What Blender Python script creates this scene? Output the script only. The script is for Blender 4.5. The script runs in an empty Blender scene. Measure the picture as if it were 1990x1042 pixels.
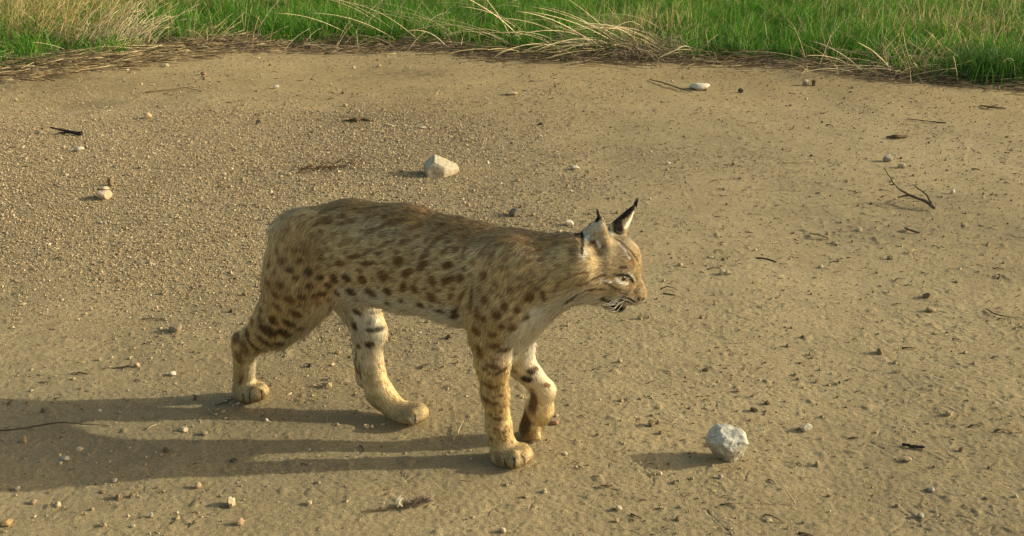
import bpy, math, os
import numpy as np
from mathutils import Vector, Matrix
from mathutils.bvhtree import BVHTree

C = bpy.context.scene.collection
SC = bpy.context.scene

# ------------------------------------------------------------------ camera, sky, sun, exposure
F_PX, PW, PH = 2134.0, 1990, 1042          # focal length in pixels of the photograph
TILT, CAM_H = math.radians(19.9), 1.08
cam_d = bpy.data.cameras.new('camera')
cam = bpy.data.objects.new('camera', cam_d)
C.objects.link(cam)
cam.location = (0, 0, CAM_H)
cam.rotation_euler = (math.pi / 2 - TILT, 0, 0)
cam_d.sensor_width = 36.0
cam_d.lens = 36.0 * F_PX / PW
cam_d.clip_start = 0.02
cam_d.clip_end = 2000
SC.camera = cam

SUN_EL, SUN_AZ = math.radians(20.8), math.radians(3.2)    # azimuth from +X towards +Y
sdir = Vector((math.cos(SUN_EL) * math.cos(SUN_AZ), math.cos(SUN_EL) * math.sin(SUN_AZ), math.sin(SUN_EL)))
sun_d = bpy.data.lights.new('sun', 'SUN')
sun = bpy.data.objects.new('sun', sun_d)
C.objects.link(sun)
sun.rotation_euler = sdir.to_track_quat('Z', 'Y').to_euler()
sun_d.energy = 3.1
sun_d.angle = math.radians(0.55)
sun_d.color = (1.0, 0.90, 0.64)

world = bpy.data.worlds.new('World')
SC.world = world
world.use_nodes = True
wn = world.node_tree
wn.nodes.clear()
sky = wn.nodes.new('ShaderNodeTexSky')
sky.sky_type = 'NISHITA'
sky.sun_disc = False
sky.sun_elevation = SUN_EL
sky.sun_rotation = math.pi / 2 - SUN_AZ
sky.dust_density = 3.0
sky.air_density = 1.0
tint = wn.nodes.new('ShaderNodeMix')
tint.data_type = 'RGBA'
tint.blend_type = 'MULTIPLY'
tint.inputs[0].default_value = 1.0
tint.inputs[7].default_value = (1.0, 0.88, 0.66, 1)
bg = wn.nodes.new('ShaderNodeBackground')
bg.inputs[1].default_value = 0.15
wo = wn.nodes.new('ShaderNodeOutputWorld')
wn.links.new(sky.outputs[0], tint.inputs[6])
wn.links.new(tint.outputs[2], bg.inputs[0])
wn.links.new(bg.outputs[0], wo.inputs[0])

SC.view_settings.view_transform = 'Standard'
SC.view_settings.look = 'None'
SC.view_settings.gamma = 1.0
SC.view_settings.exposure = 0.66

# ------------------------------------------------------------------ helpers
RNG = np.random.default_rng(7)


def ray(u, v):
    a, b = (u - PW / 2) / F_PX, -(v - PH / 2) / F_PX
    return np.array([a, math.cos(TILT) + b * math.sin(TILT), -math.sin(TILT) + b * math.cos(TILT)])


CAM = np.array([0, 0, CAM_H])
FWD = np.array([0, math.cos(TILT), -math.sin(TILT)])


def gnd(u, v, z=0.0):
    d = ray(u, v)
    return CAM + d * ((z - CAM_H) / d[2])


def at_y(u, v, y):
    d = ray(u, v)
    return CAM + d * (y / d[1])


def px_m(p):
    """metres per photograph pixel at a point"""
    return float(np.dot(np.asarray(p) - CAM, FWD)) / F_PX


_perm = np.random.default_rng(11).permutation(512)
_perm = np.concatenate([_perm, _perm])
_g3 = np.random.default_rng(12).normal(size=(512, 3))
_g3 /= np.linalg.norm(_g3, axis=1)[:, None]


def noise3(p):
    """gradient noise, p (N,3) -> (N,) about -0.7..0.7"""
    i = np.floor(p).astype(np.int64)
    f = p - i
    w = f * f * f * (f * (f * 6 - 15) + 10)
    out = 0
    for dx in (0, 1):
        for dy in (0, 1):
            for dz in (0, 1):
                h = _perm[(_perm[(_perm[(i[:, 0] + dx) & 511] + i[:, 1] + dy) & 511] + i[:, 2] + dz) & 511]
                g = _g3[h]
                d = g[:, 0] * (f[:, 0] - dx) + g[:, 1] * (f[:, 1] - dy) + g[:, 2] * (f[:, 2] - dz)
                ww = (w[:, 0] if dx else 1 - w[:, 0]) * (w[:, 1] if dy else 1 - w[:, 1]) * (w[:, 2] if dz else 1 - w[:, 2])
                out = out + d * ww
    return out


_g2 = np.random.default_rng(13).uniform(0, 2 * math.pi, 512)
_g2 = np.stack([np.cos(_g2), np.sin(_g2)], 1)


def noise2(x, y):
    ix, iy = np.floor(x).astype(np.int64), np.floor(y).astype(np.int64)
    fx, fy = x - ix, y - iy
    wx, wy = fx * fx * (3 - 2 * fx), fy * fy * (3 - 2 * fy)
    out = 0
    for dx in (0, 1):
        for dy in (0, 1):
            g = _g2[_perm[(_perm[(ix + dx) & 511] + iy + dy) & 511]]
            out = out + (g[:, 0] * (fx - dx) + g[:, 1] * (fy - dy)) * (wx if dx else 1 - wx) * (wy if dy else 1 - wy)
    return out


def smooth(a, b, x):
    t = np.clip((x - a) / (b - a), 0, 1)
    return t * t * (3 - 2 * t)


def mesh_np(name, V, faces, mat=None, col=None, smooth_sh=True, parent=None):
    """V (N,3); faces: list of int arrays (M,k); col (N,3)"""
    me = bpy.data.meshes.new(name)
    V = np.ascontiguousarray(V, dtype=np.float32)
    me.vertices.add(len(V))
    me.vertices.foreach_set('co', V.ravel())
    faces = [np.asarray(f, dtype=np.int32) for f in faces if len(f)]
    nl = sum(f.size for f in faces)
    npol = sum(len(f) for f in faces)
    me.loops.add(nl)
    me.loops.foreach_set('vertex_index', np.concatenate([f.ravel() for f in faces]))
    me.polygons.add(npol)
    starts, tot, o = [], [], 0
    for f in faces:
        k = f.shape[1]
        starts.append(o + np.arange(len(f), dtype=np.int32) * k)
        tot.append(np.full(len(f), k, dtype=np.int32))
        o += f.size
    me.polygons.foreach_set('loop_start', np.concatenate(starts))
    me.polygons.foreach_set('loop_total', np.concatenate(tot))
    me.polygons.foreach_set('use_smooth', np.full(npol, bool(smooth_sh)))
    if col is not None:
        a = me.attributes.new('Col', 'FLOAT_COLOR', 'POINT')
        c4 = np.ones((len(V), 4), dtype=np.float32)
        c4[:, :3] = col
        a.data.foreach_set('color', c4.ravel())
    me.update(calc_edges=True)
    ob = bpy.data.objects.new(name, me)
    C.objects.link(ob)
    if mat:
        me.materials.append(mat)
    if parent:
        ob.parent = parent
    return ob


def empty(name, loc=(0, 0, 0), rz=0.0):
    o = bpy.data.objects.new(name, None)
    C.objects.link(o)
    o.location = loc
    o.rotation_euler = (0, 0, rz)
    o.empty_display_size = 0.1
    return o


def tag(o, label=None, cat=None, group=None, kind=None):
    if label:
        o['label'] = label
    if cat:
        o['category'] = cat
    if group:
        o['group'] = group
    if kind:
        o['kind'] = kind
    return o


def principled(name, rough=0.9, spec=0.2):
    m = bpy.data.materials.new(name)
    m.use_nodes = True
    b = m.node_tree.nodes['Principled BSDF']
    b.inputs['Roughness'].default_value = rough
    b.inputs['Specular IOR Level'].default_value = spec
    return m, m.node_tree, b


def mat_vcol(name, rough=0.9, spec=0.2, nscale=None, namt=0.3, bump=None, translucent=0.0):
    """material that takes its colour from the mesh's Col attribute, broken up by object-space noise"""
    m, nt, b = principled(name, rough, spec)
    a = nt.nodes.new('ShaderNodeAttribute')
    a.attribute_name = 'Col'
    c = a.outputs['Color']
    if nscale:
        tc = nt.nodes.new('ShaderNodeTexCoord')
        n = nt.nodes.new('ShaderNodeTexNoise')
        n.inputs['Scale'].default_value = nscale
        n.inputs['Detail'].default_value = 6
        n.inputs['Roughness'].default_value = 0.7
        nt.links.new(tc.outputs['Object'], n.inputs['Vector'])
        mr = nt.nodes.new('ShaderNodeMapRange')
        mr.inputs['From Min'].default_value = 0.3
        mr.inputs['From Max'].default_value = 0.7
        mr.inputs['To Min'].default_value = 1 - namt
        mr.inputs['To Max'].default_value = 1 + namt
        nt.links.new(n.outputs['Fac'], mr.inputs['Value'])
        mx = nt.nodes.new('ShaderNodeMix')
        mx.data_type = 'RGBA'
        mx.blend_type = 'MULTIPLY'
        mx.inputs[0].default_value = 1
        nt.links.new(c, mx.inputs[6])
        nt.links.new(mr.outputs[0], mx.inputs[7])
        c = mx.outputs[2]
        if bump:
            bp = nt.nodes.new('ShaderNodeBump')
            bp.inputs['Strength'].default_value = 1.0
            bp.inputs['Distance'].default_value = bump
            nt.links.new(n.outputs['Fac'], bp.inputs['Height'])
            nt.links.new(bp.outputs[0], b.inputs['Normal'])
    nt.links.new(c, b.inputs['Base Color'])
    if translucent:
        tr = nt.nodes.new('ShaderNodeBsdfTranslucent')
        nt.links.new(c, tr.inputs['Color'])
        ms = nt.nodes.new('ShaderNodeMixShader')
        ms.inputs[0].default_value = translucent
        out = nt.nodes['Material Output']
        nt.links.new(b.outputs[0], ms.inputs[1])
        nt.links.new(tr.outputs[0], ms.inputs[2])
        nt.links.new(ms.outputs[0], out.inputs['Surface'])
    return m


# ------------------------------------------------------------------ the ground
EDGE_PX = [(0, 152), (130, 140), (260, 120), (400, 102), (470, 95), (560, 94), (700, 99), (760, 97), (860, 100), (960, 112),
           (1060, 119), (1200, 124), (1300, 122), (1400, 121), (1500, 127), (1620, 138), (1700, 147), (1800, 157), (1900, 164), (1990, 174)]
_e = np.array([gnd(u, v)[:2] for u, v in EDGE_PX])
_e = np.vstack([[-40, 3.0], [-12, 4.6], _e, [12, 4.4], [40, 3.0]])


def edge_y(x, jitter=True):
    y = np.interp(x, _e[:, 0], _e[:, 1])
    if jitter:
        y = y + 0.16 * noise2(x * 2.1 + 40, x * 0 + 3.3) + 0.10 * noise2(x * 6.3 + 11, x * 0 + 8.7)
    return y


def gravel_mask(x, y):
    n = noise2(x * 1.3 + 5, y * 1.3 + 9) * 0.8 + noise2(x * 4 + 2, y * 4) * 0.5
    a = smooth(2.1, 3.1, y + 0.7 * n) * (1 - smooth(4.3, 6.0, y + 0.7 * n))
    b = 1 - smooth(-0.5, 0.75, x + 0.8 * n - 0.08 * (y - 3.2))
    return np.clip(a * b, 0, 1)


def ground_h(x, y):
    """height of the dirt, metres"""
    r = np.hypot(x, y)
    fade = 1 - smooth(9, 20, r)
    smooth_r = smooth(-0.2, 0.7, x)
    h = 0.012 * noise2(x * 1.1, y * 1.1 + 7) + 0.006 * noise2(x * 3.7 + 3, y * 3.7)
    # clods and crust, stretched a little across the picture on the smoother right
    n1 = noise2(x * 16 + 1, y * 22)
    n2 = noise2(x * 41 + 5, y * 52 + 3)
    n3 = noise2(x * 95 + 9, y * 110 + 1)
    h = h + 0.0014 * n1 + 0.0016 * n2 * (0.6 + 0.6 * n1) + 0.0017 * n3
    lump = smooth(0.30, 0.55, noise2(x * 27 + 31, y * 30 + 17))
    h = h + 0.0032 * lump * (0.7 + n2)
    ridge = 1 - np.abs(noise2(x * 7 + 1.7 * n1, y * 17 + 2.3 * n1 + 6)) * 9
    h = h + 0.0016 * np.clip(ridge, 0, 1) * smooth_r * smooth(0.0, 0.25, noise2(x * 2.2 + 8, y * 2.2 + 1) + 0.1)
    return h * fade


STAINS = [(690, 232, 60, 12, 0.5), (740, 225, 110, 24, 0.25), (638, 325, 85, 20, 0.5), (800, 143, 80, 12, 0.45), (170, 202, 90, 10, 0.4),
          (80, 165, 120, 20, 0.35), (30, 260, 80, 30, 0.2)]


def build_ground():
    th = np.concatenate([np.radians(np.arange(-180, -34, 7.3)), np.radians(np.arange(-34, 34.001, 0.068)), np.radians(np.arange(35, 180, 7.3))])
    rr = np.concatenate([[0.02, 0.3, 0.7, 1.0, 1.2], np.exp(np.arange(math.log(1.35), math.log(2.9), 0.0013)), np.exp(np.arange(math.log(2.9), math.log(8.2), 0.0019)),
                         np.exp(np.arange(math.log(8.25), math.log(900), 0.06))])
    R, T = np.meshgrid(rr, th, indexing='ij')
    x, y = (R * np.sin(T)).ravel(), (R * np.cos(T)).ravel()
    z = ground_h(x, y)
    nr, nt_ = len(rr), len(th)
    Z = z.reshape(nr, nt_)
    # drying cracks, carved into the crust
    rg = np.random.default_rng(5)
    n_c = 0
    while n_c < 110:
        u, v = rg.uniform(-60, 2050), rg.uniform(520, 1060)
        p = gnd(u, v)[:2]
        if u < 500 and v < 620:
            continue
        n_c += 1
        a = rg.uniform(0, 2 * math.pi)
        stack = [(p, a, rg.integers(4, 13), rg.uniform(0.0012, 0.0030))]
        while stack:
            q, a, n, dep = stack.pop()
            for s in range(n):
                a += rg.normal(0, 0.30) + (rg.choice([-0.9, 0.9]) if rg.random() < 0.15 else 0)
                q2 = q + rg.uniform(0.006, 0.016) * np.array([math.cos(a), math.sin(a)])
                m, rad = (q + q2) / 2, np.linalg.norm(q2 - q) / 2 + 0.008
                rm, tm = np.hypot(*m), math.atan2(m[0], m[1])
                i0, i1 = np.searchsorted(rr, [rm - rad, rm + rad])
                j0, j1 = np.searchsorted(th, [tm - rad / rm, tm + rad / rm])
                if i1 > i0 and j1 > j0:
                    X = x.reshape(nr, nt_)[i0:i1, j0:j1]
                    Y = y.reshape(nr, nt_)[i0:i1, j0:j1]
                    d = q2 - q
                    t = np.clip(((X - q[0]) * d[0] + (Y - q[1]) * d[1]) / (d @ d), 0, 1)
                    dd = np.hypot(X - q[0] - t * d[0], Y - q[1] - t * d[1])
                    w = 0.0012
                    cut = -dep * (1 - s / (n + 2)) * np.exp(-(dd / w) ** 2)
                    Z[i0:i1, j0:j1] = np.minimum(Z[i0:i1, j0:j1], ground_h(X.ravel(), Y.ravel()).reshape(X.shape) + cut)
                q = q2
                if rg.random() < 0.12 and n - s > 2:
                    stack.append((q, a + rg.choice([-1, 1]) * rg.uniform(0.7, 1.3), n - s - 1, dep * 0.8))
    V = np.stack([x, y, Z.ravel()], 1)
    i = np.arange(nr - 1)[:, None] * nt_
    j = np.arange(nt_)[None, :]
    j2 = (j + 1) % nt_
    fq = np.stack([(i + j), (i + j2), (i + nt_ + j2), (i + nt_ + j)], -1).reshape(-1, 4)[:, ::-1]
    # colours of the soil itself
    base = np.array([0.300, 0.247, 0.146])
    col = np.tile(base, (len(x), 1))
    n = noise2(x * 0.9, y * 0.9)[:, None] * 0.30 + noise2(x * 5, y * 5)[:, None] * 0.16 + noise2(x * 30, y * 30)[:, None] * 0.18
    col = col * (1 + n)
    far = smooth(4.5, 6.0, y + 0.6 * noise2(x * 1.5, y * 1.5))[:, None]
    col = col * (1 - far) + far * col * np.array([1.06, 1.02, 0.92])
    for u, v, a, b, s in STAINS:
        p, e1, e2 = gnd(u, v), gnd(u + a, v), gnd(u, v + b)
        A, B = abs(e1[0] - p[0]), abs(e2[1] - p[1])
        k = np.exp(-(((x - p[0]) / A) ** 2 + ((y - p[1]) / B) ** 2)) * (0.75 + 0.9 * noise2(x * 22, y * 22))
        col *= (1 - s * np.clip(k, 0, 1))[:, None]
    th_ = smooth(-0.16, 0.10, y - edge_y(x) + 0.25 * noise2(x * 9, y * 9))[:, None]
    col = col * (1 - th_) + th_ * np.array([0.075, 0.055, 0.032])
    m = mat_vcol('dirt', 0.95, 0.1, 330, 0.42, 0.0030)
    nt = m.node_tree
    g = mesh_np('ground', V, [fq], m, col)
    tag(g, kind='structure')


build_ground()


# ------------------------------------------------------------------ gravel, crumbs of soil and plant bits: nobody could count them
OCTA = np.array([[1, 0, 0], [0, 1, 0], [-1, 0, 0], [0, -1, 0], [0, 0, 1], [0, 0, -1]], float)
OCTF = np.array([[0, 1, 4], [1, 2, 4], [2, 3, 4], [3, 0, 4], [1, 0, 5], [2, 1, 5], [3, 2, 5], [0, 3, 5]])


def in_view(n, rng, y0, y1, power=1.0):
    """random ground points inside the camera's fan, evenly per area"""
    y = np.sqrt(rng.uniform(y0 ** 2, y1 ** 2, n))
    x = rng.uniform(-1, 1, n) * y * 0.56
    return x, y


def build_gravel():
    rng = np.random.default_rng(21)
    x, y = in_view(1150000, rng, 1.45, 7.4)
    g = gravel_mask(x, y)
    patch = smooth(-0.1, 0.5, noise2(x * 2.5 + 3, y * 2.5)) * 0.07 + 0.05
    keep = rng.random(len(x)) < np.clip(g * 0.85 + patch * (1 - g), 0, 1) * np.where(y > 5.2, 0.6, 1)
    keep &= y < edge_y(x) + 0.05
    x, y, g = x[keep], y[keep], g[keep]
    n = len(x)
    r = np.exp(rng.normal(math.log(0.00145), 0.42, n)) * (1 + 0.25 * g)
    r = np.clip(r, 0.0010, 0.0075)
    r *= 1 + 0.12 * np.clip(y - 3, 0, 3)
    a = rng.uniform(0, 2 * math.pi, n)
    S = rng.uniform(0.65, 1.2, (n, 1, 3)) * r[:, None, None]
    S[:, :, 2] *= 0.8
    P = (OCTA[None] + rng.normal(0, 0.22, (n, 6, 3))) * S
    ca, sa = np.cos(a)[:, None], np.sin(a)[:, None]
    P = np.stack([P[..., 0] * ca - P[..., 1] * sa, P[..., 0] * sa + P[..., 1] * ca, P[..., 2]], -1)
    P += np.stack([x, y, ground_h(x, y) + r * rng.uniform(0.1, 0.6, n)], 1)[:, None]
    pal = np.array([[0.35, 0.28, 0.175], [0.39, 0.32, 0.21], [0.29, 0.23, 0.14], [0.47, 0.41, 0.30], [0.20, 0.14, 0.09], [0.12, 0.09, 0.06], [0.30, 0.22, 0.14]])
    k = rng.choice(7, n, p=[0.30, 0.22, 0.22, 0.08, 0.09, 0.05, 0.04])
    col = np.repeat(pal[k] * rng.uniform(0.8, 1.2, (n, 1)), 6, 0)
    Fc = (OCTF[None] + (np.arange(n) * 6)[:, None, None]).reshape(-1, 3)
    tag(mesh_np('gravel', P.reshape(-1, 3), [Fc], mat_vcol('gravel_grain', 0.9, 0.15), col, False), kind='stuff')


build_gravel()


def build_clods():
    """little lumps of dry soil standing on the crust"""
    rng = np.random.default_rng(52)
    x, y = in_view(7000, rng, 1.5, 7.3)
    keep = (y < edge_y(x) + 0.1) & (rng.random(len(x)) < 0.25 + 0.75 * smooth(-0.1, 0.4, noise2(x * 1.6 + 4, y * 1.6)))
    x, y = x[keep], y[keep]
    n = len(x)
    V0, F0 = ICO[2]
    r = np.clip(np.exp(rng.normal(math.log(0.0028), 0.42, n)), 0.0014, 0.0085)
    k = len(V0)
    Pp = (V0[None] + rng.normal(0, 0.16, (n, k, 3))) * (rng.uniform(0.7, 1.3, (n, 1, 3)) * r[:, None, None])
    Pp += np.stack([x, y, ground_h(x, y) + r * rng.uniform(0.1, 0.7, n)], 1)[:, None]
    pal = np.array([[0.28, 0.225, 0.135], [0.20, 0.155, 0.095], [0.33, 0.265, 0.16], [0.11, 0.085, 0.055], [0.50, 0.42, 0.28]])
    col = np.repeat(pal[rng.choice(5, n, p=[0.34, 0.24, 0.20, 0.10, 0.12])], k, 0)
    Fc = (F0[None] + (np.arange(n) * k)[:, None, None]).reshape(-1, 3)
    tag(mesh_np('soil_crumbs', Pp.reshape(-1, 3), [Fc], mat_vcol('soil_crumb', 0.95, 0.1), col, False), kind='stuff')


def ribbons(paths, w0, w1, col, sides=3, rng=None):
    """tapering tubes along paths (N,K,3); w (N,) radii at both ends; col (N,3) -> V, F, C"""
    N, K, _ = paths.shape
    t = np.gradient(paths, axis=1)
    t /= np.linalg.norm(t, axis=2, keepdims=True) + 1e-9
    up = np.where(np.abs(t[..., 2:3]) > 0.9, np.array([1.0, 0, 0]), np.array([0, 0, 1.0]))
    s = np.cross(t, up)
    s /= np.linalg.norm(s, axis=2, keepdims=True) + 1e-9
    b = np.cross(s, t)
    k = np.linspace(0, 1, K)[None, :, None]
    w = np.asarray(w0).reshape(-1, 1, 1) * (1 - k) + np.asarray(w1).reshape(-1, 1, 1) * k
    ring = []
    for i in range(sides):
        a = 2 * math.pi * i / sides
        ring.append(paths + w * (math.cos(a) * s + math.sin(a) * b))
    V = np.stack(ring, 2)                                   # N,K,sides,3
    base = (np.arange(N) * K * sides)[:, None, None] + (np.arange(K - 1) * sides)[None, :, None]
    i = np.arange(sides)[None, None]
    j = (i + 1) % sides
    F = np.stack([base + i, base + j, base + sides + j, base + sides + i], -1).reshape(-1, 4)
    caps = []
    if sides >= 3:
        o = np.arange(N) * K * sides
        caps = [np.stack([o + q for q in range(sides)][::-1], -1), np.stack([o + (K - 1) * sides + q for q in range(sides)], -1)]
    Cc = np.repeat(col, K * sides, 0)
    return V.reshape(-1, 3), [F] + caps, Cc


M_PLANT = mat_vcol('dry_plant', 0.75, 0.25, 60, 0.25, None, 0.12)
M_TWIG = mat_vcol('twig_bark', 0.85, 0.2, 220, 0.4, 0.001)


def build_litter():
    rng = np.random.default_rng(33)
    x, y = in_view(9500, rng, 1.45, 7.3)
    keep = (y < edge_y(x)) & (rng.random(len(x)) < np.where(x > 0.1, 0.8, 0.5) * (0.35 + smooth(-0.2, 0.4, noise2(x * 1.7, y * 1.7 + 4))))
    x, y = x[keep], y[keep]
    n = len(x)
    L = np.exp(rng.normal(math.log(0.009), 0.6, n)).clip(0.003, 0.07)
    a = rng.normal(0, 0.7, n)
    K = 4
    s = np.linspace(-0.5, 0.5, K)[None]
    bend = rng.normal(0, 0.35, n)[:, None]
    px = x[:, None] + L[:, None] * (s * np.cos(a)[:, None] - bend * s * s * np.sin(a)[:, None])
    py = y[:, None] + L[:, None] * (s * np.sin(a)[:, None] + bend * s * s * np.cos(a)[:, None])
    pz = ground_h(px.ravel(), py.ravel()).reshape(px.shape) + 0.0012 + rng.random(n)[:, None] * L[:, None] * 0.18 * (0.25 - s * s) * 4
    w = (0.0006 + 0.045 * L) * rng.uniform(0.6, 1.3, n)
    pal = np.array([[0.06, 0.045, 0.03], [0.11, 0.08, 0.05], [0.18, 0.12, 0.07], [0.45, 0.36, 0.19]])
    col = pal[rng.choice(4, n, p=[0.4, 0.3, 0.2, 0.1])]
    V, Fs, Cc = ribbons(np.stack([px, py, pz], -1), w, w * 0.6, col)
    tag(mesh_np('plant_litter', V, Fs, M_TWIG, Cc), kind='stuff')


build_litter()


# ------------------------------------------------------------------ grass
def blades(x, y, h, lean, ang, w, col, z=None):
    n = len(x)
    z = ground_h(x, y) if z is None else z
    lv = np.array([0, 0.4, 0.75, 1.0])
    dx, dy = np.cos(ang), np.sin(ang)
    cx = x[:, None] + (h * lean * dx)[:, None] * lv ** 1.8
    cy = y[:, None] + (h * lean * dy)[:, None] * lv ** 1.8
    cz = z[:, None] - 0.004 + h[:, None] * (lv - 0.28 * np.clip(lean, 0, 1.4)[:, None] * lv ** 2.4)
    ph = RNG.uniform(0, math.pi, n)
    sx, sy = np.cos(ph), np.sin(ph)
    V = np.zeros((n, 7, 3))
    for k, wk in enumerate((0.8, 1.0, 0.6)):
        V[:, 2 * k, 0] = cx[:, k] - sx * w * wk / 2
        V[:, 2 * k, 1] = cy[:, k] - sy * w * wk / 2
        V[:, 2 * k + 1, 0] = cx[:, k] + sx * w * wk / 2
        V[:, 2 * k + 1, 1] = cy[:, k] + sy * w * wk / 2
        V[:, 2 * k, 2] = V[:, 2 * k + 1, 2] = cz[:, k]
    V[:, 6] = np.stack([cx[:, 3], cy[:, 3], cz[:, 3]], -1)
    o = np.arange(n)[:, None] * 7
    q = np.concatenate([o + np.array([0, 1, 3, 2]), o + np.array([2, 3, 5, 4])])
    t = o + np.array([4, 5, 6])
    return V.reshape(-1, 3), [q, t], np.repeat(col, 7, 0)


M_GRASS = mat_vcol('grass_blade', 0.55, 0.35, None, 0, None, 0.38)


def dry_amount(x, y):
    """0 green .. 1 straw, over the meadow"""
    k = np.zeros_like(x)
    for u, v, a, b, s in ((60, 30, 1.1, 0.8, 0.8), (200, 12, 0.9, 0.8, 0.6), (430, 5, 0.8, 0.8, 0.6), (700, 0, 0.6, 0.7, 0.5),
                          (1240, 78, 0.35, 0.3, 0.7), (1840, 70, 0.6, 0.55, 0.42), (1660, 8, 0.7, 0.7, 0.5), (1960, 20, 0.5, 0.7, 0.4), (900, 8, 0.5, 0.5, 0.4)):
        p = gnd(u, v)
        k = np.maximum(k, s * np.exp(-(((x - p[0]) / a) ** 2 + ((y - p[1]) / b) ** 2)))
    return k


def build_grass():
    rng = np.random.default_rng(44)
    # two blades in three grow in tufts and lean out of them
    nc = 9000
    yc = rng.uniform(5.3, 13.5, nc)
    xc = rng.uniform(-1, 1, nc) * (yc * 0.54 + 0.2)
    N_ = 440000
    ci = rng.integers(0, nc, N_)
    tuft = rng.random(N_) < 0.68
    off = rng.normal(0, 1, (N_, 2)) * (0.022 + 0.045 * rng.random(nc)[ci] ** 2)[:, None]
    y = np.where(tuft, yc[ci] + off[:, 1], rng.uniform(5.3, 13.5, N_))
    x = np.where(tuft, xc[ci] + off[:, 0], rng.uniform(-1, 1, N_) * (y * 0.54 + 0.2))
    tone = np.where(tuft, np.exp(rng.normal(0, 0.30, nc))[ci], np.exp(rng.normal(0, 0.2, N_)))
    tall = np.where(tuft, rng.uniform(0.65, 1.35, nc)[ci], 0.8)
    tang = np.where(tuft, np.arctan2(off[:, 1], off[:, 0]), rng.uniform(0, 6.28, N_))
    e = edge_y(x)
    d = y - e
    dens = smooth(0.03, 0.30, d + 0.10 * noise2(x * 5, y * 5 + 2)) * (0.55 + 0.9 * smooth(-0.35, 0.35, noise2(x * 2.4, y * 2.4)))
    dens *= np.where(y < 9.5, 1.0, 0.7)
    dry = dry_amount(x, y)
    dens *= 1 - 0.5 * np.clip(dry, 0, 1)
    bare = np.zeros_like(x)
    for u, v, a, b in ((330, 100, 0.45, 0.22), (120, 125, 0.6, 0.25), (1230, 108, 0.28, 0.2), (860, 92, 0.35, 0.15), (1850, 140, 0.5, 0.3)):
        p = gnd(u, v)
        bare = np.maximum(bare, np.exp(-(((x - p[0]) / a) ** 2 + ((y - p[1]) / b) ** 2)))
    dens *= 1 - 0.85 * bare
    keep = rng.random(len(x)) < dens * 0.72
    x, y, d, dry, tone, tall, tang = x[keep], y[keep], d[keep], dry[keep], tone[keep], tall[keep], tang[keep]
    n = len(x)
    clump = noise2(x * 3.1 + 8, y * 3.1)
    h = (0.125 + 0.10 * smooth(-0.3, 0.5, clump)) * rng.uniform(0.55, 1.2, n) * (0.5 + 0.5 * smooth(0, 0.4, d)) * tall
    lean = np.abs(rng.normal(0.6, 0.45, n))
    ang = tang + rng.normal(0, 0.7, n)
    w = rng.uniform(0.0035, 0.0068, n)
    g1, g2, g3 = np.array([0.048, 0.165, 0.012]), np.array([0.100, 0.255, 0.019]), np.array([0.30, 0.36, 0.07])
    t = rng.random(n)[:, None]
    col = (g1 * (1 - t) + g2 * t) * tone[:, None]
    yl = (rng.random(n) < 0.05 + 0.16 * smooth(0.0, 0.5, noise2(x * 1.1, y * 1.1)))[:, None]
    col = np.where(yl, g3 * rng.uniform(0.7, 1.1, (n, 1)), col)
    isdry = (rng.random(n) < 0.035 + 0.6 * dry)[:, None]
    col = np.where(isdry, np.array([0.50, 0.40, 0.19]) * rng.uniform(0.6, 1.15, (n, 1)), col)
    V, Fs, Cc = blades(x, y, h, lean, ang, w, col)
    tag(mesh_np('grass', V, Fs, M_GRASS, Cc), kind='stuff')

    # standing dry stems mixed into the meadow
    y = rng.uniform(5.4, 12.5, 90000)
    x = rng.uniform(-1, 1, len(y)) * (y * 0.54 + 0.2)
    keep = (y > edge_y(x) + 0.1) & (rng.random(len(x)) < 0.014 + 0.55 * dry_amount(x, y))
    x, y = x[keep], y[keep]
    n = len(x)
    h = rng.uniform(0.12, 0.36, n)
    V, Fs, Cc = blades(x, y, h, np.abs(rng.normal(0.6, 0.5, n)), rng.normal(0.3, 1.6, n), rng.uniform(0.0022, 0.0042, n),
                       np.array([0.56, 0.45, 0.22]) * rng.uniform(0.55, 1.2, (n, 1)))
    tag(mesh_np('dry_grass', V, Fs, M_GRASS, Cc), kind='stuff')


build_grass()


def stems(n, rng, root, spread, ang_mu, ang_sd, el_mu, el_sd, Lr, droop, w=0.0014, col=(0.55, 0.46, 0.25), z0=0.0, K=9, kink=0.25, cvar=(0.6, 1.2)):
    """n arching stems from round a root (2-vector): V,F,C"""
    r = root + rng.normal(0, 1, (n, 2)) * spread
    a = rng.normal(ang_mu, ang_sd, n)
    el = np.clip(rng.normal(el_mu, el_sd, n), 0.03, 1.5)
    L = rng.uniform(Lr[0], Lr[1], n)
    P = np.zeros((n, K, 3))
    P[:, 0, :2] = r
    P[:, 0, 2] = ground_h(r[:, 0], r[:, 1]) + z0 * rng.random(n)
    dr = rng.uniform(0.4, 1.3, n) * droop
    for k in range(1, K):
        e = el - dr * (k - 1) / (K - 1)
        a = a + rng.normal(0, kink / K, n)
        st = L / (K - 1)
        P[:, k] = P[:, k - 1] + np.stack([np.cos(a) * np.cos(e) * st, np.sin(a) * np.cos(e) * st, np.sin(e) * st], 1)
        P[:, k, 2] = np.maximum(P[:, k, 2], ground_h(P[:, k, 0], P[:, k, 1]) + 0.003)
    ww = 1.6 * w * rng.uniform(0.6, 1.4, n)
    return ribbons(P, ww, ww * 0.45, np.array(col) * rng.uniform(*cvar, (n, 1)))


def join(parts):
    V, Fs, Cc, o = [], {}, [], 0
    for v, f, c in parts:
        V.append(v)
        Cc.append(c)
        for q in f:
            if len(q):
                Fs.setdefault(q.shape[1], []).append(np.asarray(q) + o)
        o += len(v)
    return np.concatenate(V), [np.concatenate(x) for x in Fs.values()], np.concatenate(Cc)


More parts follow.
